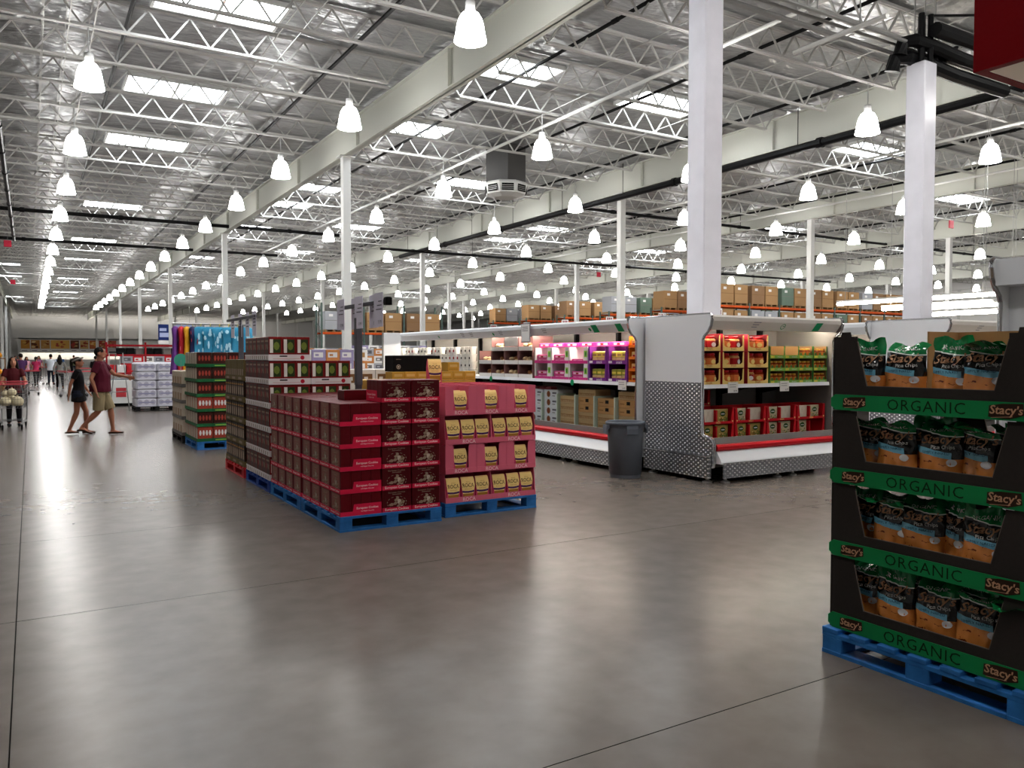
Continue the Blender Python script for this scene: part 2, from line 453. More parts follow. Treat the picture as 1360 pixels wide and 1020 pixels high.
for k in range(13):
    for j in range(-3, 16):
        x, y = 1.15 + 5.6 * k, 12.6 + 6.22 * j
        if j < 0 and k > 5: continue
        if x < 0.04 * y - 4: continue
        lb = 'glowing white bell lamp, %s down the %s lamp row counted from the aisle' % (ORD[j + 3], ORD[k])
        if math.hypot(x, y) < 45:
            t = thing('bell_lamp', lb, 'lamp', (x, y, LZ), 0, 'hanging bell lamps')
            put(S1[0], 'lamp_shade', t); put(S1[1], 'ballast_cap', t); put(S1[2], 'hanging_stem', t); put(S1[3], 'lens', t)
        else:
            tag(put(far, 'bell_lamp', None, (x, y, LZ)), lb, 'lamp', 'hanging bell lamps')

# ------------------------------------------------------------------ pipes, struts, diffuser under the roof
def pipe(name, pts, r, label, m=M_black, cat='pipe', n=8, group=None, coup=0, hang=0, top=9.05):
    t = thing(name, label, cat, pts[0], 0, group)
    q = [Vector(p) - Vector(pts[0]) for p in pts]
    MB().tube(q, r, m, n).build('pipe_run', t)
    d = q[1] - q[0]
    if coup:
        for k in range(int(d.length / coup)):
            c = d.normalized() * (coup * (k + 0.5)); e = d.normalized() * 0.09
            MB().tube([c - e, c + e], r * 1.3, m, n).build('coupling', t)
    if hang:
        for k in range(int(d.length / hang)):
            c = d.normalized() * (hang * (k + 0.4))
            MB().tube([c, c + Vector((0, 0, top - pts[0][2]))], 0.012, M_black if m == M_black else M_gal, 4).build('hanger_rod', t)
    return t
for k, x in enumerate((1.92, 6.55, 10.86, 14.7, 18.6, 22.7, 26.9, 31, 35.2, 39.4, 43.6, 48, 52, 56, 60)):
    pipe('sprinkler_pipe', [(x, -8, 8.8), (x, 38 + (k % 3) * 18, 8.8)], 0.046, 'thin black sprinkler pipe running along under the roof, %s from the aisle' % ORD[k], group='sprinkler branch pipes', coup=6.2, n=6)
pipe('sprinkler_main', [(-2.2, 42.2, 8.2), (14.5, 42.2, 8.2)], 0.09, 'black sprinkler main crossing above the aisle, nearer of the two', coup=4, hang=4.2)
pipe('sprinkler_main', [(-2.2, 52.6, 8.2), (13.9, 52.6, 8.2)], 0.09, 'black sprinkler main crossing above the aisle, farther of the two', coup=4, hang=4.2)
pipe('sprinkler_main', [(17, 42.5, 7.7), (56, 42.5, 7.7)], 0.08, 'black sprinkler main crossing above the racks behind the coolers', coup=4, hang=4.2)
pipe('sprinkler_main', [(20.5, 28.5, 8.1), (58, 28.5, 8.1)], 0.07, 'black sprinkler main crossing high behind the right white post', coup=4, hang=4.2)
pipe('drain_pipe', [(-0.6, 17, 7.6), (-0.6, 48.5, 7.6)], 0.07, 'black pipe with couplings along the left edge of the aisle', coup=3.1, hang=6)
pipe('fire_main', [(19.7, -6, 7.8), (19.7, 46, 7.8)], 0.12, 'thick black pipe hung along the second column line', coup=6.1, hang=4.1)
for k, (y, z, r) in enumerate(((8.75, 7.25, 0.035), (8.95, 7.25, 0.03), (9.15, 7.2, 0.045))):
    pipe('cable_conduit', [(6.5, y, z), (23, y, z)], r, ['grey strut rail over the coolers, nearest of three', 'grey strut rail over the coolers, middle of three', 'grey strut rail over the coolers, farthest of three'][k], M_gal, 'rail', hang=3.3)
pipe('light_strip', [(11.71, 7.9, 7.0), (11.71, 9.7, 7.0)], 0.04, 'short pale strip hanging crosswise over the coolers', M_white, 'strip light', hang=1.2)
for k, x in enumerate((12.9, 24.4, 30.2)):
    pipe('gas_pipe', [(x, -5, 8.3), (x, 60, 8.3)], 0.045, 'pale painted pipe running under the joists, %s from the aisle' % ORD[k], M_white, 'pipe')
# roof air diffuser
t = thing('air_diffuser', 'white eight sided air diffuser with dark grilles under a black duct', 'vent', (14.6, 24.6, 7.15), R(20))
pr8 = lambda r, z: [(r * math.cos(2 * PI * (q + .5) / 8), r * math.sin(2 * PI * (q + .5) / 8), z) for q in range(8)]
d8 = MB().add(pr8(0.42, 0.1) + pr8(0.72, 0.2) + pr8(0.8, 0.55) + pr8(0.72, 0.62), [tuple(reversed(range(8)))] + [(r + q, r + (q + 1) % 8, r + 8 + (q + 1) % 8, r + 8 + q) for r in (0, 8, 16) for q in range(8)] + [tuple(range(24, 32))], M_white)
d8.build('housing', t)
for q in range(8):
    a = 2 * PI * (q + 1) / 8
    T = Matrix.Rotation(a, 4, 'Z') @ Matrix.Translation((0.72, 0, 0.37))
    g_ = MB().box(-0.012, -0.21, -0.12, 0.012, 0.21, 0.12, M_blackm, T)
    for z in (-0.08, -0.02, 0.04): g_.box(0.0, -0.21, z, 0.03, 0.21, z + 0.015, M_gal, T)
    g_.build('grille', t)
MB().box(-0.5, -0.5, 0.62, 0.5, 0.5, 1.9, mat('duct_grey', '4c4b4a', .6)).build('duct', t)
for k, (x, y, z) in enumerate(((-0.85, 46.5, 7.0), (-1.0, 70, 7.0), (33.2, 19.3, 7.0), (33, 43.3, 7.0))):
    t = thing('hanging_marker', 'small red square marker hung from the roof, %s from the aisle' % ORD[k], 'sign', (x, y, z), 0, 'red roof markers')
    MB().cbox(-0.16, -0.02, 0, 0.16, 0.02, 0.32, mat('marker_red', 'd0364c', 0.5)).build('plate', t)
    MB().tube([(0, 0, 0.32), (0, 0, 2.1)], 0.008, M_gal, 4).build('cord', t)

# wrapped pipe posts
def post(x, y, w, z, label):
    o = MB().cbox(-w, -w, 0, w, w, z, M_col, 0.018).build('wrapped_post', None, (x, y, 0))
    tag(o, label, 'post'); o['kind'] = 'structure'
    return o
post(8.75, 8.87, 0.185, 8.0, 'thick glossy white square post rising behind the corner cooler end')
post(14.06, 8.78, 0.185, 6.95, 'thick white square post topped by black pipes')
t = thing('refrigeration_pipes', 'bundle of black insulated pipes bending out of the white post top', 'pipe', (14.06, 8.78, 6.95))
for k, (dx, dy, r) in enumerate(((-0.1, -0.05, 0.055), (0.02, 0.02, 0.065), (0.1, -0.1, 0.05))):
    MB().tube([(dx, dy, 0), (dx, dy, 0.88)], r, M_black, 10).build('riser', t)
MB().tube([(0.05, -0.1, 0.85), (0.5, -0.1, 0.95), (1.4, -0.4, 1.05)], 0.025, M_black, 8).build('branch_line', t)
for k, (zz, yy, r) in enumerate(((0.55, -0.25, 0.13), (0.36, -0.05, 0.12), (0.1, 0.1, 0.13))):
    pts = [(-0.5, yy + 0.15, zz - 0.25), (-0.5, yy + 0.1, zz - 0.05), (-0.3, yy, zz), (0.3, yy, zz), (1.2, yy, zz - 0.05), (3.0, yy, zz - 0.05)] if k else [(0, yy, zz), (0.7, yy, zz), (3, yy, zz)]
    MB().tube(pts, r, M_black, 10).build('insulated_pipe', t)
for k in range(2): MB().tube([(0.55 + 0.28 * k, 0.1, 0.05), (0.52 + 0.28 * k, 0.1, 0.2), (0.55 + 0.28 * k, 0.1, 0.4)], 0.09, M_black, 10).build('loop', t)

# red bulkhead at upper right
t = thing('red_bulkhead', 'dark red bulkhead with pale tiled underside hanging at upper right', 'bulkhead', (6.87, 3.83, 4.0))
M_bred = mat('bulkhead_red', '660107', 0.6, spec=0.03)
MB().box(0, -2.8, 0, 0.08, 0, 2.6, M_bred).build('fascia', t)
MB().box(0.08, -0.08, 0, 2.2, 0, 2.6, M_bred).build('fascia', t)
M_soff = mat('soffit_tile', 'e6d6c4', 0.6)  # tile colour lightened to carry the warm light from below
for i in range(2):
    for j in range(3):
        MB().box(0.085 + 1.03 * i, -0.085 - 0.9 * (j + 1), 0.0, 0.085 + 1.03 * i + 1.02, -0.09 - 0.9 * j, 0.05, M_soff).build('soffit_tile', t)
for x, y in ((0.3, -0.3), (0.3, -2.5), (1.9, -0.3), (1.9, -2.5)): MB().tube([(x, y, 2.5), (x, y, 5.0)], 0.02, M_gal, 5).build('hanger_rod', t)

# ------------------------------------------------------------------ pallets
def pallet(x, y, w, l, m, label, z=0.0, rz=0):
    # w across X, l along Y, origin at the front left corner; blocks and boards are parts
    t = thing('pallet', label, 'pallet', (x, y, z), rz, 'shop floor pallets')
    n = 7
    for k in range(n):
        y0 = (l - 0.1) * k / (n - 1)
        put(MB().cbox(0, y0, 0.118, w, y0 + 0.1, 0.14, m, 0.003).mesh('deck_board'), 'deck_board', t)
    bl = MB().cbox(-0.06, -0.06, 0.022, 0.06, 0.06, 0.096, m, 0.004).mesh('block')
    for cx in (0.062, w / 2, w - 0.062):
        MB().cbox(cx - 0.06, 0, 0.096, cx + 0.06, l, 0.118, m, 0.003).build('stringer_board', t)
        for cy in (0.062, l / 2, l - 0.062): put(bl, 'block', t, (cx, cy, 0))
    for a in ((0, 0, w, 0.12), (0, l - 0.12, w, l), (0, 0.121, 0.12, l - 0.121), (w - 0.12, 0.121, w, l - 0.121)):
        MB().cbox(a[0], a[1], 0, a[2], a[3], 0.022, m, 0.003).build('bottom_board', t)
    return t
PX = 2.38
pallet(PX, 6.97, 1.03, 1.21, M_blue, 'blue wooden pallet under the nearest red cookie stack')
pallet(PX, 8.21, 1.03, 1.2, M_blue, 'blue wooden pallet under the second red cookie stack, behind the sign post')
pallet(PX, 9.45, 1.03, 1.2, M_bluedk, 'navy pallet under the stack of white trays')
pallet(PX, 10.78, 1.03, 1.15, M_redp, 'red pallet under the brown board cartons')
pallet(3.5, 7.08, 1.08, 1.21, M_bluedk if False else M_blue, 'blue pallet under the pink and gold bag cartons')

# ------------------------------------------------------------------ red cookie cartons
M_ckbox = mat('cookie_box_maroon', '5a0812', 0.45)
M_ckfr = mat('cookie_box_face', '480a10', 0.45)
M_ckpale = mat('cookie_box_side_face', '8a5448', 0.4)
M_tray = mat('tray_red', 'd01e42', 0.5)
M_ckpl = mat('cookie_print_rim', '8c7462', 0.45)
M_cka, M_ckb, M_ckc = mat('cookie_print_a', '8f7a66', 0.45), mat('cookie_print_b', '6c5240', 0.45), mat('cookie_print_c', 'b8a896', 0.45)
M_wht = mat('white_print', 'fff0ee', 0.5)
BW, BD, BH = 0.292, 0.096, 0.2
def cookie_box(face, px=(0.008, 0.008)):
    b_ = MB().cbox(-BW / 2, 0, 0, BW / 2, BD, BH, M_ckbox, 0.004)
    y = -0.0008
    b_.add([(-BW / 2 + px[0], y, 0.006), (BW / 2 - px[1], y, 0.006), (BW / 2 - px[1], y, BH - 0.008), (-BW / 2 + px[0], y, BH - 0.008)], [(0, 1, 2, 3)], face)
    rnd = random.Random(3)
    # plate of cookies
    n = 26
    for k in range(n):
        a0, a1 = 2 * PI * k / n, 2 * PI * (k + 1) / n
        P = lambda a, s: (0.1 * s * math.cos(a), y - 0.0006, 0.078 + 0.06 * s * math.sin(a))
        if k % 2 == 0: b_.add([P(a0, 1.0), P(a1, 1.0), P(a1, 0.94), P(a0, 0.94)], [(0, 3, 2, 1)], M_ckpl)
    for k in range(20):
        a = rnd.random() * 6.28; r_ = rnd.random() ** .5
        b_.disc((0.078 * r_ * math.cos(a), y - 0.001 - 0.0001 * k, 0.08 + 0.044 * r_ * math.sin(a)), rnd.uniform(0.012, 0.02), rnd.choice([M_cka, M_ckb, M_cka, M_ckc, M_ckpl]), 7, ry=rnd.uniform(0.010, 0.016))
    text(b_, 'European Cookies', (0, y - 0.001, BH - 0.026), (1, 0, 0), (0, 0, 1), width=0.17, m=M_ckpl)
    b_.box(-0.045, y - 0.0012, BH - 0.045, 0.045, y, BH - 0.041, M_ckpl)
    # spine
    text(b_, 'European Cookies', (BW / 2 + 0.001, BD / 2, BH / 2), (0, 0, 1), (0, -1, 0), width=0.13, m=M_ckbox)
    return b_
M_ckpl.node_tree.nodes['Principled BSDF'].inputs['Base Color'].default_value = lin('8f7a68')
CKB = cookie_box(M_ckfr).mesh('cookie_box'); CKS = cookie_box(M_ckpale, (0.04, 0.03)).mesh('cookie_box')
def cookie_tray():
    w, d, h = 0.298, 0.398, 0.04
    b_ = MB().box(-w / 2, 0, 0, w / 2, d, 0.004, M_tray)
    b_.box(-w / 2, 0, 0.004, w / 2, 0.004, h, M_tray).box(-w / 2, d - 0.004, 0.004, w / 2, d, h, M_tray)
    for s in (-1, 1):
        x0, x1 = (w / 2 - 0.004, w / 2) if s > 0 else (-w / 2, -w / 2 + 0.004)
        b_.prism([(0, 0.004), (d, 0.004), (d, h + 0.065), (0.13, h + 0.065), (0.12, h), (0, h)], x0, x1, M_tray)
        text(b_, 'European Cookies', (s * (w / 2 + 0.0012), 0.26, h + 0.024), (0, s, 0), (0, 0, 1), width=0.21, m=M_wht)
        text(b_, 'with Belgian Chocolate', (s * (w / 2 + 0.0012), 0.26, h - 0.004), (0, s, 0), (0, 0, 1), width=0.13, m=M_wht)
    text(b_, 'European Cookies', (0, -0.0012, 0.02), (1, 0, 0), (0, 0, 1), width=0.24, m=M_wht)
    return b_.mesh('cookie_tray')
CKT = cookie_tray()
TH, PZ = 0.207, 0.141
def carton(x, y, tier, rz, nb, where, boxm):
    z = PZ + TH * tier
    tn = ['bottom', 'second', 'third', 'fourth', 'fifth', 'sixth'][tier]
    tag(put(CKT, 'cookie_tray', None, (x, y, z), rz), 'red tray in the %s tier, %s' % (tn, where), 'tray', 'red cookie trays')
    c, s = math.cos(rz), math.sin(rz)
    for k in range(nb):
        oy = 0.0055 + 0.0965 * k
        q = random.uniform(-0.0015, 0.0015)
        tag(put(boxm, 'cookie_box', None, (x - s * oy + q * 0, y + c * oy, z + 0.0045), rz),
            'maroon cookie box, %s, %s tier, %s' % (['outermost', 'second in', 'third in', 'innermost'][k], tn, where), 'box', 'maroon cookie boxes')
for pi, y0 in enumerate((6.98, 8.22)):
    sn = 'nearest stack' if pi == 0 else 'stack behind'
    for t_ in range(5):
        for i in range(4):
            nb = 4 if (t_ == 4 or (i == 0 and pi == 0)) else 1
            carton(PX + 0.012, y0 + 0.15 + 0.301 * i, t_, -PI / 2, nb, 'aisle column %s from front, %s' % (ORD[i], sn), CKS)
        for c in range(2):
            for j in range(3):
                top = 5 if (pi == 0 and j == 0) else 4
                for t2 in ([t_] if t_ < 4 else [4, 5]):
                    if t2 > top or not (t2 == top or (j == 0 and pi == 0)): continue
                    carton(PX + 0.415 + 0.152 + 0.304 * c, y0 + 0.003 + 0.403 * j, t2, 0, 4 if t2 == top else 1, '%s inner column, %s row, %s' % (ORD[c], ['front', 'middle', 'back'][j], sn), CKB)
tag(put(CKB, 'cookie_box', None, (2.73, 7.62, PZ + 5 * TH - 0.012 + 0.096), 0), 'loose maroon cookie box lying on top near the sign post', 'box')

lo = [o for o in COL.objects if o.get('label', '').startswith('loose maroon')][0]
lo.rotation_euler = (R(90), 0, 0); lo.location = (2.76, 7.72, PZ + 5 * TH + 0.0)
lo.rotation_euler = (R(-90), 0, 0); lo.location = (2.78, 7.55, PZ + 4 * TH + BH + 0.005 + BD)

# sign post standing between the two cookie pallets
t = thing('sign_post', 'tall grey sign post standing out of the red cookie stacks', 'sign post', (3.02, 8.195, 0))
M_post = mat('post_grey', '57565c', 0.45)
MB().cbox(-0.035, -0.011, 0, 0.035, 0.011, 0.14, M_post).cbox(-0.035, -0.035, 1.3, 0.035, 0.035, 2.02, M_post, 0.006).box(-0.035, -0.011, 0.14, 0.035, 0.011, 1.3, M_post).build('upright', t)
MB().cbox(-0.02, -0.85, 2.13, 0.02, 0.62, 2.17, M_post, 0.004).box(-0.012, -0.012, 2.0, 0.012, 0.012, 2.13, M_post).build('arm', t)
MB().cbox(-0.035, -0.87, 2.11, 0.035, -0.8, 2.19, M_blackm, 0.01).build('end_cap', t)
for k, (yy, dx) in enumerate(((-0.66, -0.03), (-0.38, 0.03), (-0.1, -0.03), (0.17, 0.03), (0.47, -0.03))):
    c_ = MB().box(dx - 0.002, yy - 0.12, 1.90, dx + 0.002, yy + 0.12, 2.24, mat('price_card', 'dad6e6', 0.4))
    for s in (-1, 1):
        text(c_, ['9.99', '8.99', '13.99', '10.99', '7.99'][k], (dx + s * 0.003, yy + s * 0.04, 1.95), (0, s, 0), (0, 0, 1), width=0.09, m=mat('grey_print', '5c5868', 0.5))
        for q in range(3): c_.box(dx + s * 0.003 - 0.0005, yy - 0.09, 2.07 + 0.04 * q, dx + s * 0.003 + 0.0005, yy + 0.06 - 0.03 * q, 2.08 + 0.04 * q, mat('grey_print', '5c5868', 0.5))
    c_.build('price_card', t)

# ------------------------------------------------------------------ pink and gold bag cartons
M_pink = mat('carton_pink', 'd4647a', 0.5)
M_pinkd = mat('bag_pink', 'cf4468', 0.35)
M_gold = mat('bag_gold', 'fbd98c', 0.35, 0.0)
M_goldd = mat('bag_bronze', 'a8762e', 0.4, 0.0)
M_purp = mat('bag_purple', '4a2a5e', 0.4)
M_tin = mat('pale_print', 'f0cccc', 0.5)
def toffee_bag(w=0.152, h=0.235, d=0.085):
    b_ = MB()
    # body: tapered gusset bag, four rings
    def ring(z, hw, hd): return [(-hw, -hd, z), (hw, -hd, z), (hw, hd, z), (-hw, hd, z)]
    rs = [ring(0, w / 2, d / 2), ring(h * 0.66, w / 2, d / 2 * 0.98), ring(h * 0.9, w / 2 * 0.97, d / 2 * 0.55), ring(h, w / 2 * 0.95, d / 2 * 0.2)]
    for i in range(3):
        fs = [(q, (q + 1) % 4, 4 + (q + 1) % 4, 4 + q) for q in range(4)]
        b_.add(rs[i] + rs[i + 1], [fs[0], fs[2]], M_pinkd if i == 0 else M_gold); b_.add(rs[i] + rs[i + 1], [fs[1], fs[3]], M_pinkd)
    b_.add(rs[3], [(0, 1, 2, 3)], M_gold); b_.add(rs[0], [(3, 2, 1, 0)], M_pinkd)
    y = -d / 2 - 0.001
    def panel(pts, m, k=0): b_.add([(px, y - 0.0004 * k, pz) for px, pz in pts], [tuple(range(len(pts)))], m)
    a = w / 2
    panel([(-a * .78, h * .30), (a * .78, h * .30), (a * .96, h * .56), (a * .98, h * .66), (-a * .98, h * .66), (-a * .96, h * .56)], M_gold)
    panel([(-a * .9, h * .36), (-a * .5, h * .335), (0, h * .325), (a * .5, h * .335), (a * .9, h * .36), (a * .9, h * .44), (a * .5, h * .42), (0, h * .41), (-a * .5, h * .42), (-a * .9, h * .44)], M_purp, 1)
    panel([(-a * .8, h * .06), (a * .8, h * .06), (a * .75, h * .30), (-a * .75, h * .30)], M_goldd, 1)
    rnd = random.Random(5)
    for k in range(9):
        b_.disc((-a * .75 + a * 1.5 * k / 8, y - 0.002 - 0.0002 * k, h * (.05 + .05 * rnd.random())), 0.011, rnd.choice([M_ckb, M_gold, M_ckbox, M_ckb]), 6, ry=0.008)
    # lettering follows the slope of the bag's upper front
    def on_front(p):
        z = p.z
        if z <= h * .66: yy = -d / 2
        elif z <= h * .9: yy = -d / 2 * (1 - 0.45 * (z - h * .66) / (h * .24))
        else: yy = -d / 2 * 0.55
        return Vector((p.x, yy - 0.0018, z))
    text(b_, 'ROCA', (0, 0, h * .66), (1, 0, 0), (0, 0, 1), width=w * 0.84, height=h * 0.17, m=mat('roca_ink', '5a2410', 0.5), offset=0.01, f=on_front)
    text(b_, 'Almond', (0, 0, h * .80), (1, 0, 0), (0, 0, 1), width=w * 0.3, m=M_goldd, f=on_front)
    text(b_, 'Buttercrunch', (0, y - 0.0012, h * .5), (1, 0, 0), (0, 0, 1), width=w * 0.5, m=M_goldd)
    return b_
RB = toffee_bag().mesh('toffee_bag')
def roca_tray(w, kind, d=0.40, h=0.286):
    b_ = MB().box(-w / 2, 0, 0, w / 2, d, 0.005, M_pink)
    b_.box(-w / 2, d - 0.005, 0.005, w / 2, d, h, M_pink)
    for s in (-1, 1):
        x0, x1 = (w / 2 - 0.005, w / 2) if s > 0 else (-w / 2, -w / 2 + 0.005)
        b_.prism([(0.0, 0.005), (d, 0.005), (d, h), (0.03, h), (0.022, 0.22), (0.0, 0.06)] if kind == 'open' else [(0, 0.005), (d, 0.005), (d, h), (0, h)], x0, x1, M_pink)
    L = 0.052
    b_.box(-w / 2, -0.004, 0.0, w / 2, 0.001, L, M_pink)
    if kind == 'cut':
        for s in (-1, 1):
            b_.prism([(s * w / 2, L), (s * 0.085, L), (s * 0.080, h * .55), (s * 0.086, h - 0.012), (s * 0.10, h), (s * w / 2, h)], 0.001, 0.005, M_pink, 'y')
    text(b_, 'ROCA', (0.0, -0.0055, L / 2), (1, 0, 0), (0, 0, 1), width=0.145, height=0.038, m=M_tin, offset=0.005)
    return b_.mesh('toffee_carton')
RTO, RTC = roca_tray(0.53, 'open'), roca_tray(0.353, 'cut')
RX, RY, RH = 3.51, 7.09, 0.292
TN = ['bottom', 'second', 'third', 'top']
for t_ in range(4):
    z = PZ + RH * t_
    n = 2 if t_ % 2 == 0 else 3
    w = 1.062 / n
    for r in range(3):
        if r and t_ < 3: continue
        for k in range(n):
            cx = RX + w * (k + 0.5)
            o = put(RTO if n == 2 else RTC, 'toffee_carton', None, (cx, RY + 0.402 * r, z))
            tag(o, 'pink carton in the %s tier of the toffee stack, %s along, %s row' % (TN[t_], ORD[k], ORD[r]), 'carton', 'pink toffee cartons')
            for q in range(3 if n == 2 else 2):
                if n == 2: px, py = cx + (q - 1) * 0.166, RY + 0.06
                else: px, py = cx, RY + 0.402 * r + 0.055 + 0.12 * q
                if n == 3 and q and not t_ == 3: continue
                tag(put(RB, 'toffee_bag', None, (px + random.uniform(-.003, .003), py, z + 0.006), random.uniform(-.03, .03)),
                    'gold topped toffee bag, %s in the %s tier, %s carton, %s row' % (ORD[q], TN[t_], ORD[k], ORD[r]), 'bag', 'gold toffee bags')
o = tag(put(toffee_bag(0.155, 0.265, 0.1).mesh('toffee_bag'), 'toffee_bag', None, (3.87, 8.1, PZ + 4 * RH + 0.002), R(-12)), 'lone pink and gold toffee bag standing on top of the pink cartons', 'bag')

# stack of yellow boxes behind the toffee, with a black box on top
M_yel = mat('yellow_box', 'c69a3c', 0.4)
M_kr2 = mat('yellow_box_lid', '9a7a2e', 0.5)
pallet(3.5, 8.42, 1.08, 1.2, M_blue, 'blue pallet hidden behind the toffee stack, under yellow boxes')
yb = MB().cbox(-0.076, 0, 0, 0.076, 0.2, 0.105, M_yel, 0.004).box(-0.06, -0.001, 0.02, 0.06, 0, 0.028, M_kr2).box(-0.05, -0.001, 0.05, 0.05, 0, 0.08, mat('yellow_print', 'd9b96c', .4))
yb.box(-0.078, 0.06, 0.103, 0.078, 0.14, 0.107, M_kr2)
YB = yb.mesh('yellow_box')
yc = MB().cbox(-0.54, 0, 0, 0.54, 1.16, 0.29, M_yel, 0.006)
for k in range(1, 4): yc.box(-0.54 + 0.27 * k - 0.002, -0.002, 0.01, -0.54 + 0.27 * k + 0.002, 0, 0.28, M_kr2)
YC = yc.mesh('yellow_case')
for t_ in range(4): tag(put(YC, 'yellow_case', None, (4.04, 8.43, PZ + 0.2955 * t_)), 'yellow case layer behind the toffee stack, %s from below' % ORD[t_], 'case', 'yellow cases')
for k in range(7): tag(put(YB, 'yellow_box', None, (3.585 + 0.154 * k, 8.44, PZ + 1.183)), 'small yellow box in the top row behind the toffee stack, %s from the aisle' % ORD[k], 'box', 'small yellow boxes')

tag(put(YB, 'yellow_box', None, (4.3, 8.46, PZ + 1.183 + 0.107)), 'small yellow box lying alone beside the black box', 'box')
bb = MB().cbox(-0.3, 0, 0, 0.3, 0.25, 0.185, M_blackm, 0.006)
for k in range(14):
    a0, a1 = 2 * PI * k / 14, 2 * PI * (k + 1) / 14
    bb.add([(-0.24 + r_ * math.cos(a), -0.0012, 0.055 + r_ * math.sin(a)) for a, r_ in ((a0, .026), (a1, .026), (a1, .02), (a0, .02))], [(0, 3, 2, 1)], M_ckc)
bb.disc((-0.24, -0.0012, 0.055), 0.012, M_ckc, 7)
text(bb, 'ARTISAN', (-0.24, -0.0012, 0.14), (1, 0, 0), (0, 0, 1), width=0.06, m=M_ckpl)
tag(bb.build('black_box', None, (3.85, 8.5, PZ + 1.183 + 0.107), R(2)), 'black box with a pale ring emblem on the yellow boxes', 'box')

# ------------------------------------------------------------------ open coolers
PROF = [(0.02, 0.19), (0.0, 0.25), (0.0, 0.50), (0.02, 0.55), (0.07, 0.57), (0.16, 0.58), (0.20, 0.60), (0.21, 0.66), (0.215, 1.82), (0.19, 1.87), (0.12, 1.93), (0.075, 2.0), (0.06, 2.07), (0.065, 2.12), (0.09, 2.14), (1.3, 2.14), (1.3, 0.19)]
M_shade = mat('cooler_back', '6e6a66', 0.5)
M_price = mat('price_paper', 'e2e0dc', 0.5)
def end_panel(t, x0, x1, tread=True, face=-1):
    p = MB().prism(PROF, x0, x1, M_cool).build('end_panel', t)
    xe = (x0 if face < 0 else x1)
    if tread:
        q = MB()
        lo_ = [(0.02, 0.19), (0.0, 0.25), (0.0, 0.50), (0.02, 0.55), (0.07, 0.57), (0.16, 0.58), (0.20, 0.60), (0.21, 0.66), (0.212, 1.27), (1.29, 1.27), (1.29, 0.19)]
        q.prism(lo_, xe - 0.006, xe, M_tread)
        q.build('tread_plate', p)
        MB().box(xe - 0.05, 0.02, 0.06, xe - 0.006, 1.27, 0.33, M_tread).box(xe - 0.055, 0.02, 0.33, xe - 0.006, 1.27, 0.345, M_chrome).build('kick_plate', p)
    for yy in (.12, 1.15): MB().tube([((x0 + x1) / 2, yy, 0), ((x0 + x1) / 2, yy, .2)], .022, M_gal, 8).lathe([(.065, 0), (.065, .012), (.03, .03)], M_gal, 10, Matrix.Translation(((x0 + x1) / 2, yy, 0))).build('leg', p)
    e = MB().tube([((x0 + x1) / 2, y - 0.004, z) for y, z in PROF[1:15]], 0.022, M_chrome, 6)
    e.tube([((x0 + x1) / 2, y, 2.145) for y in (0.09, 1.3)], 0.018, M_chrome, 6).tube([((x0 + x1) / 2, 1.3, z) for z in (2.145, 0.2)], 0.02, M_chrome, 6)
    e.build('edge_trim', p)
